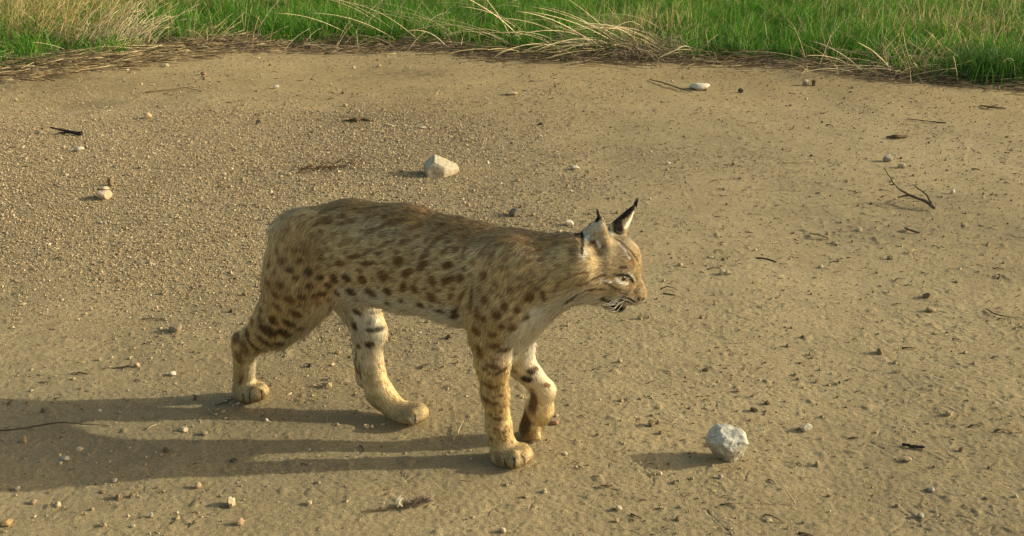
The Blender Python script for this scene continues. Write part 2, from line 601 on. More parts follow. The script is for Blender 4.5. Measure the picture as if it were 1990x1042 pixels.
def tussock(label, px, parts):
    """a clump of dry grass: parts = list of stems() keyword dicts, their root offset in metres"""
    b = gnd(*px)
    rng = np.random.default_rng(int(px[0]) + 3)
    V, Fs, Cc = join([stems(rng=rng, root=b[:2] + np.array(p.pop('off', (0, 0))), **p) for p in parts])
    V = V - np.array([b[0], b[1], 0])
    o = mesh_np('dry_grass_clump', V, Fs, M_PLANT, Cc)
    o.location = (b[0], b[1], 0)
    tag(o, label, 'dry grass', 'clumps of dead grass along the edge of the dirt')


STRAW, GREY, PALE = (0.52, 0.42, 0.22), (0.30, 0.24, 0.17), (0.66, 0.57, 0.36)
tussock('tall golden dead grass clump leaning over the flattened straw, left end of the verge', (60, 95), [
    dict(n=270, spread=(0.30, 0.14), ang_mu=0.6, ang_sd=0.9, el_mu=1.05, el_sd=0.3, Lr=(0.25, 0.6), droop=0.8, col=(0.55, 0.42, 0.18)),
    dict(n=60, spread=(0.3, 0.1), ang_mu=0.3, ang_sd=1.2, el_mu=0.6, el_sd=0.3, Lr=(0.3, 0.6), droop=0.9, col=PALE)])
tussock('fan of pale straw stems rising out of the flattened straw mat', (205, 106), [
    dict(n=130, spread=(0.12, 0.06), ang_mu=0.9, ang_sd=0.5, el_mu=0.9, el_sd=0.22, Lr=(0.25, 0.5), droop=0.7, col=PALE),
    dict(n=70, spread=(0.25, 0.08), ang_mu=2.6, ang_sd=0.8, el_mu=0.35, el_sd=0.2, Lr=(0.3, 0.6), droop=0.6, col=PALE)])
tussock('low tangle of brown dead stems where the straw mat ends at green grass', (365, 97), [
    dict(n=170, spread=(0.22, 0.07), ang_mu=1.5, ang_sd=1.7, el_mu=0.5, el_sd=0.3, Lr=(0.12, 0.32), droop=1.0, col=GREY, w=0.0016),
    dict(n=40, spread=(0.2, 0.05), ang_mu=0.3, ang_sd=0.8, el_mu=0.8, el_sd=0.3, Lr=(0.15, 0.35), droop=0.5, col=STRAW)])
tussock('sweep of pale straw bending low over the dirt behind the bobcat', (1150, 108), [
    dict(n=85, off=(0.30, 0.22), spread=(0.22, 0.08), ang_mu=3.6, ang_sd=0.3, el_mu=0.42, el_sd=0.2, Lr=(0.35, 0.85), droop=0.75, col=PALE, w=0.0019, kink=0.9),
    dict(n=60, off=(0.05, 0.08), spread=(0.25, 0.05), ang_mu=3.8, ang_sd=0.4, el_mu=0.22, el_sd=0.15, Lr=(0.2, 0.6), droop=0.45, col=STRAW, w=0.0018, kink=0.9),
    dict(n=80, off=(0.1, 0.05), spread=(0.3, 0.04), ang_mu=-2.4, ang_sd=0.6, el_mu=0.2, el_sd=0.15, Lr=(0.1, 0.35), droop=0.5, col=GREY, w=0.0015, kink=1.0),
    dict(n=16, off=(-0.3, 0.3), spread=(0.4, 0.1), ang_mu=3.5, ang_sd=0.5, el_mu=0.7, el_sd=0.2, Lr=(0.4, 0.9), droop=1.0, col=PALE, w=0.0017, kink=0.8)])
tussock('grey twiggy dead clump with wiry stems beside the pale straw sweep', (1262, 110), [
    dict(n=420, spread=(0.20, 0.09), ang_mu=-1.9, ang_sd=1.5, el_mu=0.6, el_sd=0.4, Lr=(0.10, 0.32), droop=1.0, col=(0.36, 0.30, 0.21), w=0.0015, kink=1.4),
    dict(n=45, spread=(0.10, 0.06), ang_mu=2.3, ang_sd=0.8, el_mu=1.0, el_sd=0.25, Lr=(0.15, 0.4), droop=0.9, col=STRAW),
    dict(n=14, spread=(0.08, 0.03), ang_mu=-1.2, ang_sd=0.8, el_mu=0.8, el_sd=0.3, Lr=(0.10, 0.2), droop=0.3, col=(0.42, 0.35, 0.25), w=0.0024, kink=1.5)])
tussock('criss-crossed dead stems sprawling onto the dirt near a dark tuft', (1830, 138), [
    dict(n=260, spread=(0.36, 0.16), ang_mu=1.5, ang_sd=1.8, el_mu=0.62, el_sd=0.4, Lr=(0.10, 0.36), droop=0.6, col=STRAW, w=0.0015, kink=0.8),
    dict(n=70, spread=(0.3, 0.1), ang_mu=3.4, ang_sd=0.6, el_mu=0.3, el_sd=0.2, Lr=(0.25, 0.6), droop=0.6, col=PALE, w=0.0018),
    dict(n=300, spread=(0.35, 0.10), ang_mu=-1.5, ang_sd=1.6, el_mu=0.25, el_sd=0.2, Lr=(0.08, 0.25), droop=0.8, col=GREY, w=0.0013, kink=1.2)])
tussock('thin dry stalks standing in front of green grass beside the sprawling stems', (1640, 128), [
    dict(n=34, spread=(0.15, 0.05), ang_mu=1.9, ang_sd=1.2, el_mu=0.7, el_sd=0.35, Lr=(0.08, 0.24), droop=0.4, col=STRAW, w=0.0016, kink=0.5),
    dict(n=70, spread=(0.2, 0.05), ang_mu=3.1, ang_sd=0.8, el_mu=0.1, el_sd=0.1, Lr=(0.15, 0.4), droop=0.3, col=GREY, w=0.0014)])
tussock('sparse brown straw lying under the green fringe behind the rump', (620, 96), [
    dict(n=70, spread=(0.4, 0.04), ang_mu=3.1, ang_sd=0.9, el_mu=0.2, el_sd=0.2, Lr=(0.12, 0.4), droop=0.5, col=GREY, w=0.0014),
    dict(n=12, spread=(0.3, 0.05), ang_mu=1.2, ang_sd=0.9, el_mu=0.7, el_sd=0.3, Lr=(0.15, 0.4), droop=0.6, col=PALE)])
tussock('long pale stems arching across the green grass above the back', (830, 90), [
    dict(n=14, off=(0.15, 0.3), spread=(0.35, 0.12), ang_mu=3.4, ang_sd=0.35, el_mu=0.55, el_sd=0.2, Lr=(0.5, 0.9), droop=0.8, col=PALE, w=0.0016, kink=0.7),
    dict(n=60, spread=(0.3, 0.05), ang_mu=3.0, ang_sd=1.2, el_mu=0.3, el_sd=0.25, Lr=(0.1, 0.35), droop=0.8, col=GREY, w=0.0014),
    dict(n=20, off=(0.0, 0.4), spread=(0.5, 0.15), ang_mu=0.4, ang_sd=0.6, el_mu=1.0, el_sd=0.25, Lr=(0.3, 0.6), droop=1.1, col=PALE)])


def build_straw_mat():
    rng = np.random.default_rng(77)
    n, n2 = 2600, 1700
    u = np.concatenate([rng.uniform(-120, 470, n), rng.uniform(440, 2100, n2)])
    n += n2
    x = np.array([gnd(a, 120)[0] for a in u])
    y = edge_y(x) + np.where(u < 470, rng.uniform(-0.12, 0.45, n) * (1 - 0.5 * smooth(300, 470, u)), rng.normal(0.04, 0.10, n))
    parts = []
    ang = rng.choice([0.0, math.pi], n) + rng.normal(0.12, 0.5, n)
    L = rng.uniform(0.08, 0.5, n) * np.where(u > 470, 0.6, 1)
    K = 6
    s = np.linspace(-0.5, 0.5, K)
    bend = rng.normal(0, 0.25, n)
    P = np.zeros((n, K, 3))
    P[..., 0] = x[:, None] + L[:, None] * (np.cos(ang)[:, None] * s - np.sin(ang)[:, None] * bend[:, None] * s ** 2)
    P[..., 1] = y[:, None] + L[:, None] * (np.sin(ang)[:, None] * s + np.cos(ang)[:, None] * bend[:, None] * s ** 2)
    lift = rng.uniform(0.002, 0.06, n) * smooth(-0.08, 0.2, y - edge_y(x))
    tilt = rng.normal(0, 0.10, n)
    P[..., 2] = ground_h(P[..., 0].ravel(), P[..., 1].ravel()).reshape(n, K) + 0.003 + np.clip(lift[:, None] + tilt[:, None] * L[:, None] * s, 0, 1)
    pal = np.array([[0.50, 0.41, 0.23], [0.33, 0.25, 0.14], [0.19, 0.14, 0.09], [0.60, 0.52, 0.33]])
    col = pal[np.where(u < 470, rng.choice(4, n, p=[0.27, 0.3, 0.33, 0.10]), rng.choice(4, n, p=[0.12, 0.36, 0.48, 0.04]))] * rng.uniform(0.7, 1.15, (n, 1))
    w = rng.uniform(0.0010, 0.0027, n)
    V, Fs, Cc = ribbons(P, w, w * 0.6, col)
    tag(mesh_np('straw_litter', V, Fs, M_PLANT, Cc), kind='stuff')


build_straw_mat()


def grass_tuft(label, px, n, sp, hh, seed):
    rng = np.random.default_rng(seed)
    b = gnd(*px)
    x, y = b[0] + rng.normal(0, sp, n), b[1] + rng.normal(0, sp * 0.7, n)
    g = np.array([0.05, 0.13, 0.018]) * rng.uniform(0.7, 1.6, (n, 1))
    V, Fs, Cc = blades(x, y, rng.uniform(0.5, 1.1, n) * hh, np.abs(rng.normal(0.5, 0.3, n)), rng.uniform(0, 6.3, n), rng.uniform(0.003, 0.006, n), g)
    o = mesh_np('grass_tuft', V - np.array([b[0], b[1], 0]), Fs, M_GRASS, Cc)
    o.location = (b[0], b[1], 0)
    tag(o, label, 'grass')


grass_tuft('dark green fine-bladed tuft jutting onto the dirt beside the sprawling dead stems', (1962, 150), 2600, 0.17, 0.2, 3)


# ------------------------------------------------------------------ stones
M_STONE = mat_vcol('stone', 0.9, 0.2, 70, 0.22, 0.004)


def ico(sub):
    import bmesh
    bm = bmesh.new()
    bmesh.ops.create_icosphere(bm, subdivisions=sub, radius=1)
    V = np.array([v.co[:] for v in bm.verts])
    Fc = np.array([[v.index for v in f.verts] for f in bm.faces])
    bm.free()
    return V, Fc


ICO = {k: ico(k) for k in (2, 3, 5)}


def rock_mesh(seed, sub, planes=None, ncut=9, rough=0.05):
    rng = np.random.default_rng(seed)
    V, Fc = ICO[sub]
    V = V.copy()
    if planes is None:
        planes = []
        for _ in range(ncut):
            nrm = rng.normal(size=3)
            nrm /= np.linalg.norm(nrm)
            planes.append((nrm, rng.uniform(0.55, 0.85)))
    for nrm, d in planes:
        nrm = np.asarray(nrm, float)
        nrm = nrm / np.linalg.norm(nrm)
        k = V @ nrm
        over = np.clip(k - d, 0, None)
        V = V - nrm * (over * 0.94)[:, None]
    nv = V / np.linalg.norm(V, axis=1)[:, None]
    o = rng.uniform(0, 50, 3)
    V = V + nv * (rough * (noise3(V * 2.2 + o) + 0.5 * noise3(V * 5.5 + o) + 0.3 * noise3(V * 13 + o)))[:, None]
    return V, Fc


def stone(label, u, v, w, h, col, seed=None, sub=3, planes=None, speck=0.0, depth=0.9, sink=0.12, rough=0.06, rz=0.0, taper=0.0):
    """a stone whose foot shows at (u, v) and that shows w x h photograph pixels"""
    b = gnd(u, v)
    s = px_m(b)
    seed = seed or int(u * 7 + v)
    V, Fc = rock_mesh(seed, sub, planes, rough=rough)
    lo, hi = V.min(0), V.max(0)
    V = (V - (lo + hi) / 2) / (hi - lo)
    W, D = w * s, w * s * depth
    el = math.atan2(CAM_H, b[1])
    Hh = max((h * s - 0.45 * D * math.sin(el)) / math.cos(el), 0.35 * h * s) / (1 - sink)
    V = V * np.array([W, D, Hh])
    if taper:
        f = 1 - taper * smooth(0.35, -0.5, V[:, 2] / Hh)
        V = np.stack([V[:, 0] * f + 0.22 * W * (1 - f), V[:, 1] * f, V[:, 2]], 1)
    c, sn = math.cos(rz), math.sin(rz)
    V = np.stack([V[:, 0] * c - V[:, 1] * sn, V[:, 0] * sn + V[:, 1] * c, V[:, 2] + Hh * (0.5 - sink)], 1)
    cc = np.tile(np.array(col, float), (len(V), 1))
    n = noise3(V / max(W, 1e-4) * 7 + seed)
    cc *= (1 + 0.25 * n)[:, None]
    if speck:
        rg = np.random.default_rng(seed)
        k = rg.random(len(V)) < 0.10
        cc[k] *= 1 - speck
        k = rg.random(len(V)) < 0.12
        cc[k] *= 1 + 0.35 * speck
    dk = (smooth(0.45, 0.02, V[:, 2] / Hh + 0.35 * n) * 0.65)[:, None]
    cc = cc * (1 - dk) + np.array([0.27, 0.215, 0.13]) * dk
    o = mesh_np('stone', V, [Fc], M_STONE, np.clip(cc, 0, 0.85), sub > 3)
    y = b[1] + D * 0.40
    o.location = (b[0], y, float(ground_h(np.array([b[0]]), np.array([y]))[0]))
    return tag(o, label, 'stone', 'stones lying on the bare dirt')


WHT, CRM, TAN, BRN, DRK, PNK = (0.56, 0.52, 0.41), (0.46, 0.39, 0.26), (0.38, 0.29, 0.18), (0.24, 0.17, 0.105), (0.085, 0.075, 0.06), (0.42, 0.29, 0.20)

stone('large pale speckled granite rock alone on the dirt ahead of the raised paw', 1414, 908, 88, 76, (0.46, 0.455, 0.40), 5, 5, [
    ((0.05, -0.25, 1), 0.55), ((-0.75, -0.2, 0.65), 0.62), ((-0.62, -0.62, -0.45), 0.34), ((1, 0.1, 0.15), 0.72), ((0.45, -0.85, -0.40), 0.40),
    ((0.1, -1, 0.5), 0.60), ((0.3, 1, 0.2), 0.6), ((0.9, -0.4, -0.35), 0.66), ((0.05, 0.2, -1), 0.62), ((0.7, -0.2, 0.75), 0.74)],
    speck=0.5, depth=0.85, sink=0.05, rough=0.11, taper=0.22)
stone('wedge-shaped cream rock with a flat sunlit top behind the bobcat\'s back', 856, 345, 70, 41, (0.40, 0.365, 0.27), 8, 5, [
    ((0.55, -0.2, 0.85), 0.38), ((-0.75, -0.2, 0.65), 0.62), ((0.05, -1, 0.15), 0.50), ((-1, -0.2, 0.0), 0.72), ((0.8, -0.75, 0.05), 0.55), ((0, 1, 0.2), 0.6), ((0.1, 0, -1), 0.45)],
    speck=0.2, depth=0.8, sink=0.10, rough=0.05)
for a in (
    ('rounded pinkish stone in front of a small white chip and an upright brown pebble', 197, 389, 31, 21, (0.44, 0.36, 0.26)),
    ('upright brown pebble standing just behind a white chip', 214, 363, 13, 17, (0.20, 0.15, 0.09)),
    ('small white chip between an upright brown pebble and a rounded pinkish stone', 200, 371, 20, 8, CRM),
    ('grey brown stone casting a long shadow behind the hind heel', 339, 646, 28, 19, (0.30, 0.24, 0.17)),
    ('dark squarish stone just above the bobcat\'s shoulders', 1001, 421, 25, 17, (0.15, 0.13, 0.10)),
    ('white pebble beside the nape, close to the near ear', 1108, 439, 16, 11, WHT),
    ('broad flat whitish slab below the grass beyond the ears', 1362, 176, 40, 15, WHT),
    ('grey stone beyond the tip of the forked branch', 1727, 316, 19, 15, (0.33, 0.30, 0.24)),
    ('little tan stone next to the grey stone near the forked branch', 1754, 328, 14, 11, CRM),
    ('dark pebble with a thin shadow just below the straight verge', 1440, 180, 12, 10, DRK),
    ('grey pebble touching a brown clod by the verge', 1567, 167, 14, 12, (0.33, 0.28, 0.21)),
    ('rough brown clod touching a grey pebble by the verge', 1583, 167, 11, 13, (0.13, 0.09, 0.06)),
    ('tan stone with a dark shadow on open gravel above the rump', 286, 231, 15, 13, TAN),
    ('flat white stone on gravel below the black stick', 153, 297, 19, 10, WHT),
    ('small cream pebble beside the black stick', 78, 261, 13, 7, CRM),
    ('dark greenish pebble alone on the gravel above the rump', 502, 241, 10, 9, DRK),
    ('bright white pebble on smooth dirt well above the rump', 536, 175, 12, 9, WHT),
    ('tiny tan pebble above the dark stained patch', 671, 207, 10, 7, TAN),
    ('flat cream sliver above the wedge-shaped cream rock', 820, 251, 16, 6, CRM),
    ('low flat tan stone on smooth dirt halfway to the pale straw', 994, 187, 24, 8, TAN),
    ('white pebble between the wedge-shaped rock and the ears', 1118, 331, 17, 10, WHT),
    ('small white pebble beyond the ear tip', 1299, 321, 9, 8, WHT),
    ('whitish pebble leaning beside a crack beyond the granite rock', 1569, 839, 20, 19, WHT),
    ('cream pebble level with the eye on open dirt', 1406, 535, 15, 10, CRM),
    ('thin pale flake level with the forehead', 1383, 501, 12, 5, CRM),
    ('brown upright stone above a larger tan lump', 1803, 584, 17, 13, (0.19, 0.14, 0.09)),
    ('tan lump just below a brown upright stone', 1811, 610, 18, 12, TAN),
    ('tan pebble beyond the short black stick', 1846, 813, 14, 11, TAN),
    ('grey pebble with a dark shadow, middle one of three in the lower corner', 1810, 957, 14, 9, (0.36, 0.32, 0.25)),
    ('grey pebble lowest of three in the lower corner', 1791, 1005, 13, 11, (0.33, 0.3, 0.23)),
    ('small brown pebble topmost of three in the lower corner', 1745, 985, 10, 8, BRN),
    ('crumbled cream lump below the short black stick', 1766, 900, 18, 10, TAN),
    ('reddish stone behind the raised forepaw', 1078, 828, 17, 11, (0.30, 0.19, 0.12)),
    ('tiny cream pebble above the reddish stone', 1081, 812, 9, 7, CRM),
    ('yellowish pebble under the far hind paw\'s heel', 711, 830, 12, 9, (0.55, 0.42, 0.22)),
    ('white pebble next to the yellowish one by the far hind paw', 722, 828, 9, 7, WHT),
    ('small buff pebble closest to the far hind paw', 743, 824, 9, 6, CRM),
    ('white pebble in the hind leg\'s shadow', 517, 815, 9, 7, WHT),
    ('cream crumbly pebble between two leg shadows', 355, 840, 17, 11, CRM),
    ('tan pebble next to a cream crumbly one between two leg shadows', 396, 845, 14, 9, TAN),
    ('round dark pebble on the edge of the front leg\'s shadow', 453, 895, 15, 8, DRK),
    ('pale stone, larger of two touching inside the body\'s shadow', 125, 896, 17, 10, (0.45, 0.42, 0.34)),
    ('pale stone, smaller of two touching inside the body\'s shadow', 117, 902, 9, 7, (0.5, 0.46, 0.36)),
    ('white pebble on the lower edge of the body\'s shadow', 222, 938, 10, 8, WHT),
    ('tan upright pebble below the leg shadows', 384, 950, 13, 14, TAN),
    ('white upright chip near the bottom edge', 294, 1006, 8, 10, WHT),
    ('pinkish pointed stone near the bottom edge', 466, 1020, 14, 15, PNK),
    ('orange tan stone in the bottom corner', 10, 1027, 22, 13, (0.46, 0.31, 0.14)),
    ('cream pebble with a dark shadow in the lower corner', 111, 988, 14, 10, CRM),
    ('brownish pebble above a cream one in the lower corner', 64, 982, 13, 9, PNK),
    ('pale pebble in the body\'s shadow near the picture\'s left edge', 33, 955, 10, 9, (0.5, 0.45, 0.36)),
    ('sharp-edged tan clod below and behind the granite rock', 1203, 993, 13, 11, CRM),
    ('tan clod directly below a sharp-edged clod', 1199, 1015, 10, 9, TAN),
    ('little grey pebble below the granite rock', 1401, 931, 11, 9, (0.36, 0.34, 0.28)),
    ('dark pebble between the hind legs', 602, 710, 11, 9, DRK),
    ('pale pebble below the leg shadows, above the seed head', 600, 981, 11, 10, CRM),
    ('yellowish white pebble at the bottom edge below the near forepaw', 977, 1038, 13, 11, CRM),
    ('white pebble on dirt ahead of the near forepaw', 1099, 886, 9, 7, WHT),
    ('pink pebble at the end of a thin dark twig behind the hind leg', 265, 714, 13, 10, PNK),
    ('white pebble, brighter of a loose pair behind the heel', 334, 729, 13, 9, WHT),
    ('cream pebble ahead of the bobcat, level with its brow', 1322, 516, 11, 9, (0.5, 0.4, 0.22)),
    ('pale chip ahead of the forehead at mid distance', 1596, 520, 10, 8, CRM),
    ('whitish pebble standing on dirt below the branch\'s thick end', 1852, 378, 9, 10, WHT),
    ('tan pebble on bare dirt below the chin', 1205, 706, 10, 8, TAN),
    ('cream pebble by the grass edge above the rump', 735, 132, 12, 7, TAN),
    ('brown clod on smooth dirt near the straw mat', 395, 147, 12, 8, BRN),
    ('pale stone at the foot of the straw mat', 323, 129, 10, 6, CRM),
):
    stone(*a, sub=3 if a[3] > 13 else 2)


build_clods()


# ------------------------------------------------------------------ twigs and single straws
def tube(pts, r, sides=6, seed=0, wob=0.0):
    """(V, F, C) of a tapering tube through pts [(x,y,z)...] with radii r"""
    rg = np.random.default_rng(seed)
    P = np.asarray(pts, float)
    k0 = np.linspace(0, 1, len(P))
    K = max(len(P) * 4, 6)
    k = np.linspace(0, 1, K)
    Q = np.stack([np.interp(k, k0, P[:, i]) for i in range(3)], 1)
    if wob:
        Q[1:-1] += rg.normal(0, wob, (K - 2, 3))
    R = np.interp(k, np.linspace(0, 1, len(r)), r) * (1 + rg.normal(0, 0.08, K))
    t = np.gradient(Q, axis=0)
    t /= np.linalg.norm(t, axis=1)[:, None] + 1e-9
    s = np.cross(t, np.array([0.1, 0.2, 1.0]))
    s /= np.linalg.norm(s, axis=1)[:, None] + 1e-9
    b = np.cross(s, t)
    V = np.concatenate([Q[:, None] + R[:, None, None] * (math.cos(a) * s + math.sin(a) * b)[:, None] for a in np.linspace(0, 2 * math.pi, sides, endpoint=False)], 1)
    i = np.arange(sides)
    o = (np.arange(K - 1) * sides)[:, None]
    Fq = np.stack([o + i, o + (i + 1) % sides, o + sides + (i + 1) % sides, o + sides + i], -1).reshape(-1, 4)
    return V.reshape(-1, 3), [Fq, np.array([i[::-1]]), np.array([i + (K - 1) * sides])], None


def twig(label, name, cat, limbs, col, mat=None, group='twigs and straws on the dirt'):
    """limbs: list of (points, radii): points as (u, v, height above the dirt in metres); the first limb is the main one"""
    parts = []
    for n, (pts, r) in enumerate(limbs):
        P = []
        for u, v, z in pts:
            q = gnd(u, v, z)
            P.append(q + np.array([0, 0, float(ground_h(q[:1], q[1:2])[0])]))
        V, Fs, _ = tube(P, r, seed=n + abs(int(pts[0][0])), wob=0.0006)
        parts.append((V, Fs, np.tile(np.array(col), (len(V), 1)) * np.random.default_rng(n).uniform(0.75, 1.25, (len(V), 1))))
    V, Fs, Cc = join(parts)
    b = np.array([V[:, 0].mean(), V[:, 1].mean(), 0.0])
    o = mesh_np(name, V - b, Fs, mat or M_TWIG, Cc)
    o.location = b
    return tag(o, label, cat, group)


BARK, BLK = (0.12, 0.092, 0.062), (0.03, 0.026, 0.022)
twig('dark forked branch with a rising tip lying alone on the open dirt', 'branch', 'branch', [
    ([(1816, 408, 0.010), (1800, 395, 0.022), (1768, 381, 0.030), (1750, 371, 0.045), (1737, 358, 0.075), (1718, 328, 0.14)], [0.0062, 0.0055, 0.0042, 0.0026, 0.0014]),
    ([(1812, 403, 0.014), (1800, 380, 0.045), (1785, 369, 0.055), (1776, 360, 0.06), (1768, 363, 0.06)], [0.0034, 0.0028, 0.002, 0.0014]),
    ([(1766, 381, 0.03), (1755, 382, 0.02), (1744, 386, 0.008)], [0.004, 0.003, 0.002]),
    ([(1737, 360, 0.07), (1731, 361, 0.065)], [0.003, 0.0015])], BARK)
twig('black forked stick on gravel beside a cream pebble', 'stick', 'stick', [
    ([(160, 259, 0.008), (145, 257, 0.012), (125, 252, 0.016), (98, 247, 0.03)], [0.011, 0.008, 0.006, 0.004]),
    ([(146, 257, 0.010), (128, 256, 0.01), (113, 258, 0.006)], [0.006, 0.005, 0.004])], BLK)
twig('long thin dark stem curving across the legs\' shadow', 'twig', 'twig', [
    ([(-20, 838, 0.004), (50, 832, 0.01), (108, 820, 0.014), (150, 823, 0.01), (215, 827, 0.003)], [0.0019, 0.0018, 0.0014, 0.0008])], (0.10, 0.08, 0.05))
twig('short straight black stick lying on fine dirt beyond the granite rock', 'stick', 'stick', [
    ([(1753, 864, 0.004), (1775, 867, 0.005), (1797, 870, 0.004)], [0.0028, 0.0034, 0.003])], BLK)
twig('pale straw lying aslant between the far hind paw and the near foreleg', 'straw', 'straw', [
    ([(879, 853, 0.003), (890, 838, 0.006), (900, 817, 0.008)], [0.0016, 0.0018, 0.001])], (0.40, 0.32, 0.18), M_PLANT)
twig('slender straw standing in a crumb of soil below the granite rock', 'straw', 'straw', [
    ([(1545, 978, 0.003), (1532, 958, 0.02), (1517, 938, 0.04)], [0.0018, 0.0013, 0.0007])], (0.38, 0.31, 0.19), M_PLANT)
twig('thin bent twig on smooth dirt below the pale straw', 'twig', 'twig', [
    ([(1262, 156, 0.006), (1290, 162, 0.012), (1320, 171, 0.012), (1347, 180, 0.006)], [0.003, 0.004, 0.004, 0.002])], (0.16, 0.11, 0.07))
twig('thin wavy twig on dirt above the gravel', 'twig', 'twig', [
    ([(286, 179, 0.005), (330, 174, 0.01), (360, 170, 0.012), (372, 173, 0.006)], [0.003, 0.0035, 0.003, 0.002]),
    ([(372, 174, 0.006), (390, 177, 0.005)], [0.002, 0.0015])], (0.14, 0.10, 0.06))
twig('thin dark stick crossing a pale straw far out on the dirt', 'twig', 'twig', [
    ([(1765, 230, 0.004), (1800, 234, 0.009), (1838, 239, 0.006)], [0.0018, 0.003, 0.004])], (0.09, 0.065, 0.045))
twig('pale straw crossed by a thin dark stick', 'straw', 'straw', [
    ([(1763, 242, 0.003), (1790, 237, 0.01), (1812, 234, 0.016)], [0.0025, 0.0025, 0.0015])], (0.46, 0.38, 0.2), M_PLANT)
twig('dark strip of bark lying above the grey stone and branch', 'bark_strip', 'bark', [
    ([(1722, 268, 0.005), (1745, 266, 0.012), (1763, 265, 0.006)], [0.004, 0.011, 0.006])], (0.10, 0.07, 0.045))
twig('dark flat strip of bark on the stained patch above the back', 'bark_strip', 'bark', [
    ([(668, 235, 0.004), (692, 233, 0.012), (703, 231, 0.012), (720, 236, 0.004)], [0.003, 0.009, 0.008, 0.003])], (0.09, 0.065, 0.04))
twig('little scrap of twigs near the dark green tuft', 'twig', 'twig', [
    ([(1906, 203, 0.004), (1925, 206, 0.012), (1955, 209, 0.005)], [0.003, 0.005, 0.003]),
    ([(1918, 209, 0.004), (1930, 204, 0.015), (1940, 201, 0.02)], [0.003, 0.003, 0.002])], (0.10, 0.065, 0.04))
twig('short dark twig touching a pink pebble behind the hind leg', 'twig', 'twig', [
    ([(217, 715, 0.002), (240, 713, 0.004), (252, 709, 0.01), (256, 703, 0.014)], [0.0012, 0.0018, 0.0022, 0.0024])], BARK)
twig('tiny dark stub of twig close to the twig with the pink pebble', 'twig', 'twig', [
    ([(139, 727, 0.003), (155, 725, 0.005), (171, 727, 0.003)], [0.001, 0.0022, 0.0014])], BARK)
twig('straight thin straw on the dirt near the long dark stem', 'straw', 'straw', [
    ([(275, 618, 0.003), (300, 617, 0.005), (325, 621, 0.003)], [0.0013, 0.0014, 0.001])], (0.16, 0.12, 0.07))
twig('buff straw far out in front of the forked branch', 'straw', 'straw', [
    ([(1522, 317, 0.004), (1550, 315, 0.008), (1580, 313, 0.006)], [0.002, 0.002, 0.0015])], (0.42, 0.34, 0.18), M_PLANT)
twig('dry buff twig lying ahead of the forehead', 'twig', 'twig', [
    ([(1573, 451, 0.004), (1592, 454, 0.012), (1612, 461, 0.004)], [0.002, 0.004, 0.003])], (0.36, 0.28, 0.17))
twig('stubby brown twig below the forked branch', 'twig', 'twig', [
    ([(1758, 447, 0.005), (1772, 451, 0.009), (1787, 455, 0.005)], [0.0025, 0.004, 0.003])], BARK)
twig('curved hair-thin stem near the picture edge, above the short black stick', 'twig', 'twig', [
    ([(1915, 605, 0.003), (1930, 614, 0.006), (1945, 618, 0.006), (1984, 622, 0.003)], [0.0014, 0.002, 0.0016, 0.0008])], BARK)
twig('small black twig stub in the paw\'s shadow at the hind heel', 'twig', 'twig', [
    ([(418, 785, 0.003), (436, 780, 0.005), (452, 772, 0.004)], [0.0008, 0.0014, 0.001])], BLK)
twig('little brown twig below the near forepaw', 'twig', 'twig', [
    ([(1167, 943, 0.002), (1178, 944, 0.004), (1191, 943, 0.003)], [0.0012, 0.002, 0.0014])], (0.14, 0.09, 0.05))
twig('scatter of reddish dead needles on a sprig over the gravel above the rump', 'dead_sprig', 'sprig', [
    ([(572, 330, 0.004), (620, 328, 0.01), (660, 324, 0.012), (693, 316, 0.006)], [0.0012, 0.0016, 0.0014, 0.0008])] + [
    ([(580 + i * 7, 329 - i * 0.6, 0.006), (588 + i * 7 + (i * 37 % 11), 323 - i * 0.6 + (i * 53 % 13), 0.008 + 0.01 * (i % 3))], [0.0010, 0.0006]) for i in range(16)] + [
    ([(572 + (i * 61 % 118), 334 - (i * 61 % 118) * 0.16 + (i * 29 % 15) - 8, 0.004), (578 + (i * 61 % 118) + (i * 17 % 9), 331 - (i * 61 % 118) * 0.16 + (i * 29 % 15) - 8, 0.009)], [0.0011, 0.0007]) for i in range(46)],
     (0.13, 0.072, 0.042))


def seed_head():
    root = empty('seed_head', gnd(780, 985))
    tag(root, 'fluffy grey seed head on a thin dark stalk near the bottom edge', 'seed head', 'twigs and straws on the dirt')
    b = np.array(root.location)
    P = [gnd(703, 996, 0.003), gnd(740, 990, 0.004), gnd(790, 982, 0.006)]
    V, Fs, _ = tube(P, [0.0008, 0.0014, 0.0018], seed=4, wob=0.0004)
    mesh_np('stalk', V - b, Fs, M_TWIG, np.tile([0.16, 0.11, 0.06], (len(V), 1)), parent=root)
    rg = np.random.default_rng(6)
    n = 420
    t = rg.random(n)
    a0, a1 = gnd(782, 983, 0.007), gnd(828, 974, 0.007)
    r0 = a0 + (a1 - a0) * t[:, None] + rg.normal(0, 0.002, (n, 3))
    d = rg.normal(0, 0.0055, (n, 3)) + (a1 - a0) * 0.16
    d[:, 2] = np.abs(d[:, 2])
    K = np.linspace(0, 1, 3)[None, :, None]
    V, Fs, Cc = ribbons(r0[:, None] + d[:, None] * K, np.full(n, 0.0005), np.full(n, 0.0003), np.array([0.20, 0.16, 0.12]) * rg.uniform(0.5, 1.8, (n, 1)))
    tag(mesh_np('tuft', V - b, Fs, M_PLANT, Cc, parent=root), kind='stuff')
    V, Fs, Cc = ribbons(np.stack([a0 + rg.normal(0, 0.001, (40, 3)), a0 + np.array([-0.010, -0.002, 0.008]) + rg.normal(0, 0.003, (40, 3)) , a0 + np.array([-0.004, 0, 0.013]) + rg.normal(0, 0.003, (40, 3))], 1),
                        np.full(40, 0.0008), np.full(40, 0.0005), np.tile([0.7, 0.66, 0.52], (40, 1)))
    mesh_np('pale_tip', V - b, Fs, M_PLANT, Cc, parent=root)


seed_head()

